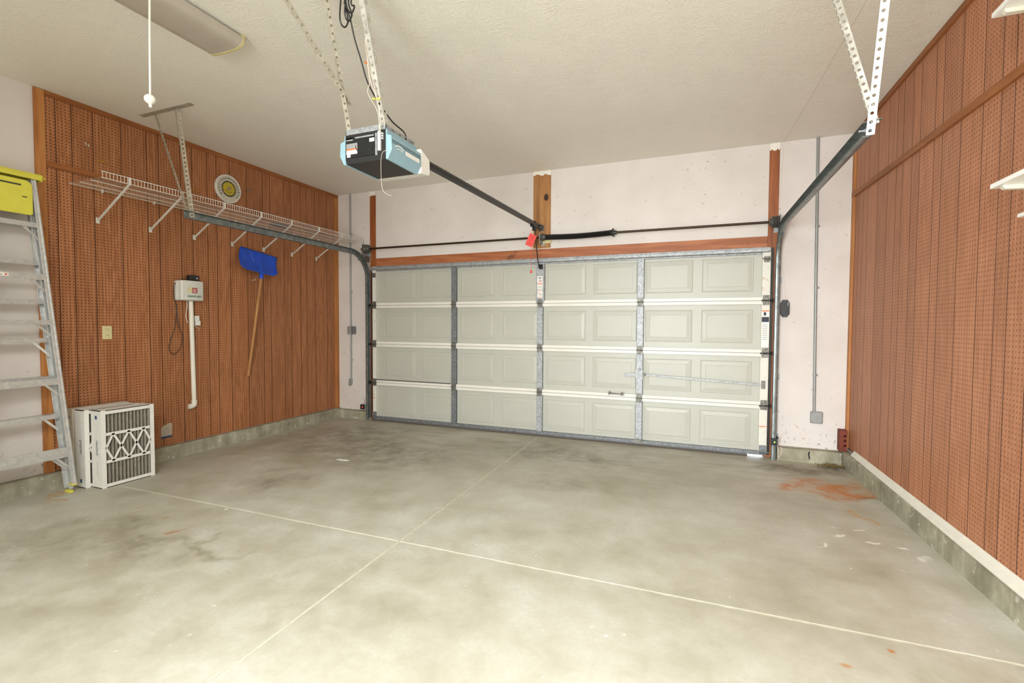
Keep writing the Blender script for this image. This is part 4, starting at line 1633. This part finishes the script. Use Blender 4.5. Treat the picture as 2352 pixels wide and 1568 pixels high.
for (y, z) in ((-2.856, 2.735), (-2.06, 2.70)):
    bm = B()
    tube(bm, smooth_path([(XL, y, z), (XL + .03, y + .01, z), (XL + .035, y + .03, z - .008), (XL + .01, y + .045, z - .018)], 4), .004, 6)
    tube(bm, smooth_path([(XL, y - .03, z + .008), (XL + .015, y - .01, z + .005), (XL + .02, y + .025, z + .006)], 4), .003, 6)
    o = obj('peg_hook', bm, simple('ochre_plastic', '#b98a1e', .5), None, True)
    tag(o, 'ochre plastic peg hook above the wire shelf' if y < -2.5 else 'ochre plastic peg hook just behind the track hanger straps', 'hook')
for y, z, lb_ in ((-2.965, 2.855, 'pair'), (-2.945, 2.847, 'pair')):
    bm = B()
    tube(bm, [(XL, y, z), (XL + .018, y, z), (XL + .020, y, z - .020)], .003, 6)
    o = obj('peg', bm, 'white')
    tag(o, 'short white peg stuck in the upper left pegboard', 'hook', 'pair of white pegs')
bm = B()
tube(bm, smooth_path([(XL, -.645, 2.335), (XL + .03, -.645, 2.325), (XL + .03, -.645, 2.290), (XL + .01, -.645, 2.285)], 4), .003, 6)
o = obj('wire_hook', bm, 'hw')
tag(o, 'small metal peg hook under the far end of the wire shelf', 'hook')
bm = B()
tube(bm, smooth_path([(XL, -1.445, 2.86), (XL + .03, -1.44, 2.855), (XL + .03, -1.40, 2.865), (XL + .02, -1.39, 2.89)], 4), .0035, 6)
o = obj('wire_hook', bm, 'hw')
tag(o, 'small metal peg hook beside the dial thermometer', 'hook')

# ============================================================ AIR FILTERS
def make_filter(x0, x1, y0, y1, z1, label, group):
    t = thing('air_filter', ((x0 + x1) / 2, (y0 + y1) / 2, 0), label, 'air filter', group)
    W_, H_ = y1 - y0, z1
    bm = B()
    th_ = .006
    bx(bm, x0, x1, y0, y0 + th_, 0.0, z1)
    bx(bm, x0, x1, y1 - th_, y1, 0.0, z1)
    bx(bm, x0, x1, y0, y1, 0.0, th_)
    bx(bm, x0, x1, y0, y1, z1 - th_, z1)
    b_ = .032
    for xf in (x1 - .003, x0):
        bx(bm, xf, xf + .0035, y0 - .0005, y0 + b_, -.0001, z1 + .0005)
        bx(bm, xf, xf + .0035, y1 - b_, y1 + .0005, -.0001, z1 + .0005)
        bx(bm, xf, xf + .003, y0 + b_, y1 - b_, .0002, b_)
        bx(bm, xf, xf + .003, y0 + b_, y1 - b_, z1 - b_, z1 + .0002)
    obj('cardboard_frame', bm, 'card_white', t)
    bm = B()
    za, zc = z1 * .335, z1 * .690
    for z in (za, zc):
        bx(bm, x1 - .003, x1 + .0005, y0 + b_ - .002, y1 - b_ + .002, z - .012, z + .012)
    ia, ib = y0 + b_, y1 - b_
    zm = (za + zc) / 2
    u_ = [ia + (ib - ia) * (k + .45) / 2.9 for k in range(3)]
    segs_ = [((ia, zm), (u_[0], zc)), ((ia, zm), (u_[0], za)), ((u_[2], zc), (ib, zm)), ((u_[2], za), (ib, zm))]
    for k in range(2):
        segs_ += [((u_[k], zc), (u_[k + 1], za)), ((u_[k], za), (u_[k + 1], zc))]
    for p, q_ in segs_:
        bar(bm, (x1 - .001, p[0], p[1]), (x1 - .001, q_[0], q_[1]), .016, .003, (0, 1, 0))
    obj('lattice', bm, 'card_white', t)
    bm = B()
    npl = 12
    za_, zb_ = .008, z1 - .008
    v_ = []
    for k in range(npl * 2 + 1):
        y = ia + .002 + (ib - ia - .004) * k / (npl * 2)
        x = x1 - (.006 if k % 2 == 0 else .075)
        v_.append((bm.verts.new((x, y, za_)), bm.verts.new((x, y, zb_))))
    for a, b in zip(v_, v_[1:]):
        bm.faces.new((a[0], b[0], b[1], a[1]))
    obj('pleated_media', bm, 'pleat', t)
    bm = B()
    bx(bm, x0 + .004, x0 + .012, y0 + .006, y1 - .006, .006, z1 - .006)
    obj('back_screen', bm, 'slot', t)
    return t


fa = make_filter(-.362, -.232, -3.108, -2.712, .632, 'white framed pleated air filter, frontmost of three by the ladder', 'filters stacked by the ladder')
fb = make_filter(-.497, -.370, -3.150, -2.752, .634, 'white framed pleated air filter between another filter and a tan carton', 'filters stacked by the ladder')
for t, x0, x1, y0, par in ((fa, -.362, -.232, -3.108, fa), (fb, -.497, -.370, -3.150, fb)):
    xm = (x0 + x1) / 2
    text('size_print', '16x25x5', (xm + .005, y0 - .0006, .33), (0, 0, -1 if t is fa else 1), (1 if t is fa else -1, 0, 0), .036, 'ink', par)
    zz = .575 if t is fa else .055
    bm = B()
    prism(bm, [(-.012, -.014), (.012, -.014), (.012, .014), (-.012, .014)], (xm, y0 - .0010, zz), (1, 0, 0), (0, 0, 1), (0, .001, 0))
    obj('logo_print', bm, 'ink_blue', par)
    bm = B()
    bx(bm, xm + .004, xm + .012, y0 - .0008, y0 + .001, .10, .22)
    obj('faint_print', bm, simple('faint_grey_ink', '#c4c2bc', .7) if t is fa else 'card_white', par)
fc = box('filter_carton', (-.580, -.502, -3.165, -2.755, 0.0, .640), 'card_tan', None, .003)
tag(fc, 'slim tan cardboard carton behind the two air filters', 'carton')
for z, h_ in ((.56, .02), (.46, .03), (.36, .05), (.24, .02), (.12, .02)):
    b_ = box('print', (-.555, -.530, -3.1662, -3.165, z, z + h_), 'ink_grey')
    b_.parent = fc
    b_.matrix_parent_inverse = Matrix()

# ============================================================ STEP LADDER
def LX(z):
    return -.325 - .073 * z


LCY = -3.521


def LHW(z):
    return .290 - .0512 * z


sl = thing('step_ladder', (-.36, LCY, 0), 'folded aluminium step ladder with yellow top leaning beside the pegboard', 'step ladder')
ZT = 2.43


def rail_bar(bm, dx, sg, z0, z1, wy, wx):
    pts = []
    for z in (z0, z1):
        yc = LCY + sg * (LHW(z) - wy / 2)
        xc = LX(z) + dx
        pts += [(xc - wx / 2, yc - wy / 2, z), (xc + wx / 2, yc - wy / 2, z), (xc + wx / 2, yc + wy / 2, z), (xc - wx / 2, yc + wy / 2, z)]
    hexa(bm, pts)


def channel_rail(bm, dx, sg, z0, z1, wy, wx):
    """C channel: web on the outer side, flanges towards the middle"""
    for a0, a1, b0, b1 in ((0, .004, -.5, .5), (0, wy, -.5, -.5 + .004 / wx), (0, wy, .5 - .004 / wx, .5)):
        pts = []
        for z in (z0, z1):
            yo = LCY + sg * LHW(z)
            xc = LX(z) + dx
            ya__, yb__ = yo - sg * a0, yo - sg * a1
            pts += [(xc + b0 * wx, ya__, z), (xc + b1 * wx, ya__, z), (xc + b1 * wx, yb__, z), (xc + b0 * wx, yb__, z)]
        hexa(bm, pts)


for sg in (1, -1):
    bm = B()
    channel_rail(bm, -.012, sg, .075, ZT - .005, .030, .048)
    # rounded ridge on the face
    rail_bar(bm, .013, sg, .075, ZT - .005, .010, .008)
    obj('rail', bm, 'alu', sl, False, .001)
    bm = B()
    channel_rail(bm, -.078, sg, .03, ZT - .005, .026, .072)
    obj('rail', bm, 'alu', sl, False, .001)
    bm = B()
    yo = LCY + sg * (LHW(.03) - .014)
    bx(bm, LX(0) - .105, LX(0) - .040, yo - .015, yo + .015, 0.0, .010)
    bx(bm, LX(0) - .10, LX(0) - .045, yo - .013, yo + .013, .009, .020)
    obj('shoe', bm, 'yellow', sl, False, .003)
    bm = B()
    yo = LCY + sg * (LHW(.07) - .013)
    bx(bm, LX(.07) - .038, LX(.07) + .014, yo - .016, yo + .016, .066, .078)
    obj('end_cap', bm, 'yellow', sl, False, .002)
for z in (.335, .630, .925, 1.220, 1.515, 1.810, 2.100):
    bm = B()
    hw = LHW(z) - .012
    x1_ = LX(z) - .040
    # tread with down-turned lips front and back
    prism(bm, [(0, 0), (0, -.034), (-.003, -.034), (-.003, -.003), (-.075, -.003), (-.075, -.028), (-.078, -.028), (-.078, 0)],
          (x1_, LCY - hw, z), (1, 0, 0), (0, 0, 1), (0, 2 * hw, 0))
    obj('step', bm, 'alu', sl, False, .001)
for z, h_ in ((2.075, .036), (1.685, .044), (1.340, .036), (.888, .052), (.335, .080)):
    bm = B()
    hw = LHW(z) - .004
    bar(bm, (LX(z) + .008, LCY - hw, z), (LX(z) + .008, LCY + hw, z), h_, .008, (0, 0, 1))
    for sg in (-1, 1):
        for dy in (.05, .12):
            lathe(bm, (LX(z) + .012, LCY + sg * (hw - dy), z), (1, 0, 0), [(0, .006), (.003, .005)], 8)
    rb = obj('rear_bar', bm, 'alu', sl, False, .001)
    for sg in (-1, 1):
        bm = B()
        z2 = z - .030 - h_ / 2 - .055
        bar(bm, (LX(z) + .002, LCY + sg * (hw - .105), z - h_ * .3), (LX(z2) - .004, LCY + sg * (LHW(z2) - .008), z2 - .02), .016, .006, (0, -.5, 1))
        obj('brace', bm, 'alu', sl)
for z in (.335, .630, 1.220):
    for sg in (-1, 1):
        bm = B()
        bar(bm, (LX(z) - .060, LCY + sg * (LHW(z) - .12), z - .02), (LX(z - .17) - .060, LCY + sg * (LHW(z - .17) - .01), z - .16), .016, .005, (0, -.5, 1))
        obj('brace', bm, 'alu', sl)
bm = B()
for sg in (1, -1):
    yy = LCY + sg * (LHW(2.1) - .045)
    bar(bm, (LX(2.2) - .02, yy, 2.15), (LX(1.95) + .004, yy - sg * .004, 1.83), .010, .004, (0, 1, 0))
obj('spreader_bar', bm, 'alu', sl)
# yellow top cap: tray with skirt
hw = LHW(ZT) + .030
xc = LX(ZT)
bm = B()
bx(bm, xc - .125, xc + .035, LCY - hw, LCY + hw, ZT + .018, ZT + .032)
bx(bm, xc + .029, xc + .035, LCY - hw, LCY + hw, ZT - .012, ZT + .02)
bx(bm, xc - .125, xc - .119, LCY - hw, LCY + hw, ZT - .012, ZT + .02)
for sg in (-1, 1):
    yy = LCY + sg * (hw - .003)
    bx(bm, xc - .125, xc + .035, yy - .003, yy + .003, ZT - .020, ZT + .02)
obj('top_cap', bm, 'yellow', sl, False, .003)
bm = B()
for k in range(5):
    y = LCY - hw + .06 + k * .07
    bar(bm, (xc - .119, y, ZT + .010), (xc + .029, y + .07, ZT + .010), .016, .003, (0, 0, 1))
lathe(bm, (xc - .04, LCY + hw - .075, ZT + .018), (0, 0, -1), [(0, .020), (.010, .020)], 14)
obj('cap_webbing', bm, 'yellow', sl)
# folded yellow paint tray
bm = B()
hw2 = LHW(2.3) - .034
zt0, zt1 = 2.145, 2.400
pr_ = []
for (cy, cz, a0) in ((hw2 - .02, zt0 + .02, -90), (hw2 - .045, zt1 - .045, 0), (-hw2 + .045, zt1 - .045, 90), (-hw2 + .02, zt0 + .02, 180)):
    rr = .02 if cz < 2.2 else .045
    for k in range(5):
        a = math.radians(a0 + k * 22.5)
        pr_.append((LCY + cy + rr * math.cos(a), cz + rr * math.sin(a)))
prism(bm, pr_, (LX(2.27) + .006, 0, 0), (0, 1, 0), (0, 0, 1), (.014, 0, 0))
ptry = obj('paint_tray', bm, 'yellow', sl, False, .004)
for (y0, y1, z0, z1) in ((LCY - hw2 + .08, LCY + hw2 - .065, 2.352, 2.364), (LCY + hw2 - .062, LCY + hw2 - .034, 2.270, 2.278)):
    b_ = box('slot', (LX(2.27) + .0195, LX(2.27) + .0206, y0, y1, z0, z1), 'dial_ring')
    b_.parent = ptry
ll = box('label_strip', (LX(1.685) + .0122, LX(1.685) + .0130, LCY - .115, LCY - .025, 1.674, 1.698), 'white', sl)
bm = B()
for k, (a_, w_, h_) in enumerate(((0, .007, .012), (.009, .004, .009), (.015, .006, .012), (.023, .003, .008), (.028, .006, .011), (.036, .007, .010))):
    bx(bm, LX(1.685) + .0130, LX(1.685) + .0135, LCY - .105 + a_, LCY - .105 + a_ + w_, 1.680, 1.680 + h_)
ob_ = obj('print', bm, 'ink_grey', sl)
ob_['kind'] = 'stuff'
bm = B()
lathe(bm, (LX(1.685) + .0130, LCY - .040, 1.686), (1, 0, 0), [(0, .007), (.0005, .007)], 10)
obj('red_mark', bm, 'red', sl)

# ============================================================ CEILING LIGHT, PULL CORD
def tube_fixture(x0, x1, y0, y1, label, lit=False):
    t = thing('ceiling_light', ((x0 + x1) / 2, (y0 + y1) / 2, H - .085), label, 'ceiling light', 'wraparound ceiling lights')
    xm, w = (x0 + x1) / 2, (x1 - x0) / 2
    bm = B()
    prof = []
    for k in range(13):
        a = math.pi * k / 12
        prof.append((xm - w * math.copysign(abs(math.cos(a)) ** .55, math.cos(a)), H - .018 - .060 * math.sin(a) ** .6))
    prism(bm, prof, (0, y0 + .012, 0), (1, 0, 0), (0, 0, 1), (0, y1 - y0 - .024, 0))
    obj('lens', bm, 'fixture', t, True)
    box('base_pan', (x0 + .03, x1 - .03, y0 + .01, y1 - .01, H - .020, H - .0005), 'white', t)
    for k in (0, 1):
        bm = B()
        y = y0 if k == 0 else y1 - .014
        p2 = [(xm + (a - xm) * 1.02, H - .001 + (b - H) * 1.04) for a, b in prof]
        p2 = p2 + [(x1 + .006, H - .001), (x0 - .006, H - .001)]
        prism(bm, p2, (0, y, 0), (1, 0, 0), (0, 0, 1), (0, .014, 0))
        obj('end_cap', bm, 'fixture_end', t)
    return t


tube_fixture(1.165, 1.485, -4.40, -3.165, 'unlit wraparound ceiling light with yellowed end cap')

pc_ = thing('pull_cord', (1.755, -3.9, 2.39), 'white pull cord with a ball hanging from the ceiling', 'pull cord')
bm = B()
tube(bm, [(1.775, -3.9, H - .001), (1.760, -3.9, 2.75), (1.757, -3.9, 2.62), (1.753, -3.9, 2.42)], .0048, 8)
obj('cord', bm, 'cotton', pc_, True)
bm = B()
lathe(bm, (1.752, -3.9, 2.432), (0, 0, -1), [(0, .006), (.004, .016), (.012, .0225), (.022, .0245), (.032, .0225), (.041, .014), (.045, .006)], 18)
obj('ball', bm, 'cotton', pc_, True)
bm = B()
tube(bm, [(1.753, -3.9, 2.392), (1.754, -3.9, 2.372)], .007, 8)
obj('knot', bm, 'cotton', pc_)

# ============================================================ RIGHT SHELVES
def wall_shelf(y_far, depth, z, th_, label, y_near=-4.6, br=True):
    t = thing('wall_shelf', (XR(-3.5) - depth / 2, -3.6, z), label, 'shelf', 'white shelves on the right wall')
    xr = XR(-3.4) - .001
    xf = XR(y_far) - depth
    bm = B()
    hexa(bm, [(xf, y_near, z), (XR(y_near), y_near, z), (XR(y_far), y_far, z), (xf, y_far, z),
              (xf, y_near, z + th_), (XR(y_near), y_near, z + th_), (XR(y_far), y_far, z + th_), (xf, y_far, z + th_)])
    obj('board', bm, 'shelf', t, False, .001)
    if br:
        for yb_ in (y_far - .05, y_far - .95):
            bm = B()
            x2 = XR(yb_) - .001
            prism(bm, [(xf + .012, 0), (x2, 0), (x2, -.14), (x2 - .03, -.14), (x2 - .08, -.07), (xf + .10, -.020), (xf + .020, -.016), (xf + .012, -.006)],
                  (0, yb_ - .012, z), (1, 0, 0), (0, 0, 1), (0, .024, 0))
            obj('bracket', bm, 'bracket_cream', t, False, .002)
    return t


wall_shelf(-2.915, .325, 2.566, .018, 'highest white shelf board on the right pegboard wall')
wall_shelf(-2.945, .322, 1.886, .018, 'white shelf board below the brown batten on the right wall')
wall_shelf(-2.90, .215, 1.776, .014, 'narrow white board under the lower right shelf', br=False)

# ============================================================ CONDUITS AND BOXES ON THE DOOR WALL
cl = thing('conduit', (-.40, YW, .48), 'thin grey conduit with a switch box beside the left pegboard', 'conduit')
bm = B()
tube(bm, [(-.401, YW - .014, H - .002), (-.401, YW - .014, 1.30)], .011, 12)
tube(bm, [(-.400, YW - .014, 1.20), (-.402, YW - .014, .53)], .011, 12)
obj('pipe', bm, 'conduit', cl, True)
bm = B()
bx(bm, -.440, -.375, YW - .045, YW, 1.197, 1.310)
obj('box_body', bm, 'conduit', cl, False, .004)
bm = B()
bx(bm, -.372, -.318, YW - .048, YW, 1.200, 1.308)
obj('box_cover', bm, 'galv_dark', cl, False, .004)
bm = B()
lathe(bm, (-.41, YW - .045, 1.262), (0, -1, 0), [(0, .009), (.012, .007)], 10)
obj('box_screw', bm, 'galv', cl)
bm = B()
prism(bm, [(-.022, .09), (.018, .09), (.022, .05), (.014, .0), (-.014, -.012), (-.026, .0)], (-.405, YW - .040, .470), (1, 0, 0), (0, 0, 1), (0, .040, 0))
obj('elbow_fitting', bm, 'conduit', cl, False, .005)
for z in (2.60, 1.80, .83):
    bm = B()
    bx(bm, -.425, -.378, YW - .004, YW, z - .010, z + .010)
    tube(bm, [(-.401, YW - .014, z - .008), (-.401, YW - .014, z + .008)], .0135, 12)
    obj('strap', bm, 'galv', cl)
cr = thing('conduit', (5.285, YW, .38), 'thin grey conduit with a square junction box near the right corner', 'conduit')
bm = B()
tube(bm, [(5.262, YW - .016, H - .002), (5.275, YW - .016, 1.8), (5.290, YW - .016, .49)], .0135, 12)
obj('pipe', bm, 'conduit', cr, True)
bm = B()
bx(bm, 5.258, 5.362, YW - .040, YW, .385, .500)
jb = obj('junction_box', bm, 'conduit', cr, False, .008)
bm = B()
for dx in (.012, .092):
    for dz in (.014, .100):
        lathe(bm, (5.258 + dx, YW - .040, .385 + dz), (0, -1, 0), [(0, .004), (.002, .004)], 8)
obj('box_screw', bm, 'hw', cr)
for z in (2.32, 1.72, .86):
    bm = B()
    xx = 5.262 + (3.178 - z) / 2.69 * .028
    bx(bm, xx, xx + .032, YW - .004, YW, z - .010, z + .010)
    tube(bm, [(xx, YW - .016, z - .010), (xx, YW - .016, z + .010)], .0165, 12)
    obj('strap', bm, 'conduit', cr)

# black radio receiver
rv = thing('radio_receiver', (5.013, YW, 1.43), 'black plastic receiver with pointed ends beside the garage door', 'receiver')
bm = B()
prism(bm, [(-.041, .052), (-.041, -.058), (-.018, -.088), (.018, -.088), (.041, -.058), (.041, .052), (.020, .085), (-.020, .085)], (5.014, YW, 1.520), (1, 0, 0), (0, 0, 1), (0, -.026, 0))
obj('case', bm, 'black', rv, False, .003)
bm = B()
for dz in (.077, -.080):
    lathe(bm, (5.014, YW - .026, 1.520 + dz), (0, -1, 0), [(0, .004), (.001, .004)], 8)
bx(bm, 5.035, 5.046, YW - .0272, YW - .0258, 1.545, 1.580)
obj('print', bm, 'ink_grey', rv)

# photo-eye sensors
for x0, x1, led, lab, sg in ((-.165, -.095, 'led_red', 'black photo-eye sensor with a red light at the left door track', -1), (4.900, 4.962, 'led_green', 'black photo-eye sensor with a green light at the right door track', 1)):
    t = thing('photo_eye_sensor', ((x0 + x1) / 2, -.06, .15), lab, 'sensor')
    box('case', (x0, x1, -.098 if sg > 0 else -.070, -.072 if sg > 0 else -.052, .155, .222), 'black', t, .003)
    bm = B()
    yb = -.098 if sg > 0 else -.070
    lathe(bm, ((x0 + x1) / 2 + .004, yb, .188), (0, -1, 0), [(0, .006), (.003, .005)], 10)
    obj('indicator_light', bm, led, t)
    bm = B()
    if sg > 0:
        bx(bm, x1 + .002, x1 + .010, -.085, YW - .006, .222, .226)
        bx(bm, x1 + .002, x1 + .008, -.085, YW - .006, .180, .226)
    else:
        bx(bm, x1 - .006, x1 + .016, -.055, -.049, .16, .22)
        bx(bm, x0 + .02, x1, -.052, -.048, .15, .23)
    obj('bracket', bm, 'galv', t)
bm = B()
tube(bm, smooth_path([(4.958, -.102, .160), (4.975, -.075, .130), (4.985, YW - .012, .15), (5.005, YW - .012, .20), (5.015, YW - .010, .245), (5.035, YW - .006, .262)], 5), .0022, 5)
tube(bm, smooth_path([(4.962, -.102, .152), (4.972, -.090, .10), (4.974, -.076, .045), (4.98, -.068, .03), (5.000, -.068, .075), (5.008, -.066, .115), (4.990, -.062, .138)], 5), .0035, 6)
o = obj('sensor_wire', bm, 'wire_white', None, True)
tag(o, 'loose pale sensor wire curling by the right foot of the door', 'wire')
bm = B()
tube(bm, smooth_path([(-.15, -.055, .16), (-.19, YW - .010, .20), (-.172, YW - .008, .26), (-.150, YW - .008, .31)], 5), .0018, 5)
o = obj('sensor_wire', bm, 'hw_dark', None, True)
tag(o, 'short dark sensor wire by the left foot of the door', 'wire')

# ============================================================ BRICK
bk = thing('brick', (5.535, -.01, .142), 'red cored brick standing on end in the right corner', 'brick')
bm = B()
bx0, bx1, bz0, bz1, by0, by1 = 5.492, 5.553, .143, .345, -.052, .040
# front plate with three real holes (octagons) built as strips
holes = [.200, .246, .292]
xm = (bx0 + bx1) / 2 + .012
zs = [bz0] + [(holes[i] + holes[i + 1]) / 2 for i in range(2)] + [bz1]
fr = []
for i, hz in enumerate(holes):
    z0_, z1_ = zs[i], zs[i + 1]
    outer = [(bx1, hz), (bx1, z1_), (xm, z1_), (bx0, z1_), (bx0, hz), (bx0, z0_), (xm, z0_), (bx1, z0_)]
    ov = [bm.verts.new((x, by0, z)) for x, z in outer]
    iv = [bm.verts.new((xm + .012 * math.cos(math.pi / 4 * k), by0, hz + .014 * math.sin(math.pi / 4 * k))) for k in range(8)]
    dv = [bm.verts.new((xm + .012 * math.cos(math.pi / 4 * k), by0 + .06, hz + .014 * math.sin(math.pi / 4 * k))) for k in range(8)]
    for k in range(8):
        bm.faces.new((ov[k], ov[(k + 1) % 8], iv[(k + 1) % 8], iv[k]))
        bm.faces.new((iv[k], iv[(k + 1) % 8], dv[(k + 1) % 8], dv[k]))
    bm.faces.new(dv)
b8 = [(bx0, by0, bz0), (bx1, by0, bz0), (bx1, by1, bz0), (bx0, by1, bz0), (bx0, by0, bz1), (bx1, by0, bz1), (bx1, by1, bz1), (bx0, by1, bz1)]
vv = [bm.verts.new(v) for v in b8]
for f in ((0, 3, 2, 1), (4, 5, 6, 7), (1, 2, 6, 5), (2, 3, 7, 6), (3, 0, 4, 7)):
    bm.faces.new([vv[i] for i in f])
obj('cored_body', bm, 'brick', bk)

# ============================================================ LITTER AND SCRAPS
bm = B()
for i in range(260):
    x = random.gauss(5.42, .055)
    y = random.gauss(-.135, .035)
    x = min(x, 5.505)
    z = .004 + abs(random.gauss(0, .010))
    a = random.uniform(0, math.pi)
    L_ = random.uniform(.008, .026)
    w_ = random.uniform(.002, .007)
    d = Vector((math.cos(a), math.sin(a), random.uniform(-.25, .25))) * L_
    n_ = Vector((-math.sin(a), math.cos(a), random.uniform(-.2, .2))) * w_
    c_ = Vector((x, y, z + .004))
    bm.faces.new([bm.verts.new(c_ + q_) for q_ in (d, n_, -d, -n_)])
o = obj('leaf_litter', bm, 'litter')
tag(o, 'small heap of dry leaf litter in the right corner of the floor', 'leaf litter', kind='stuff')
bm = B()
prism(bm, [(-.07, -.012), (-.02, -.025), (.045, -.018), (.075, .006), (.03, .020), (-.015, .012), (-.05, .022)], (.968, -1.713, .001), (1, 0, 0), (0, 1, 0), (0, 0, .003))
o = obj('paper_scrap', bm, 'white')
tag(o, 'flat white scrap lying on the dark stained floor', 'scrap')
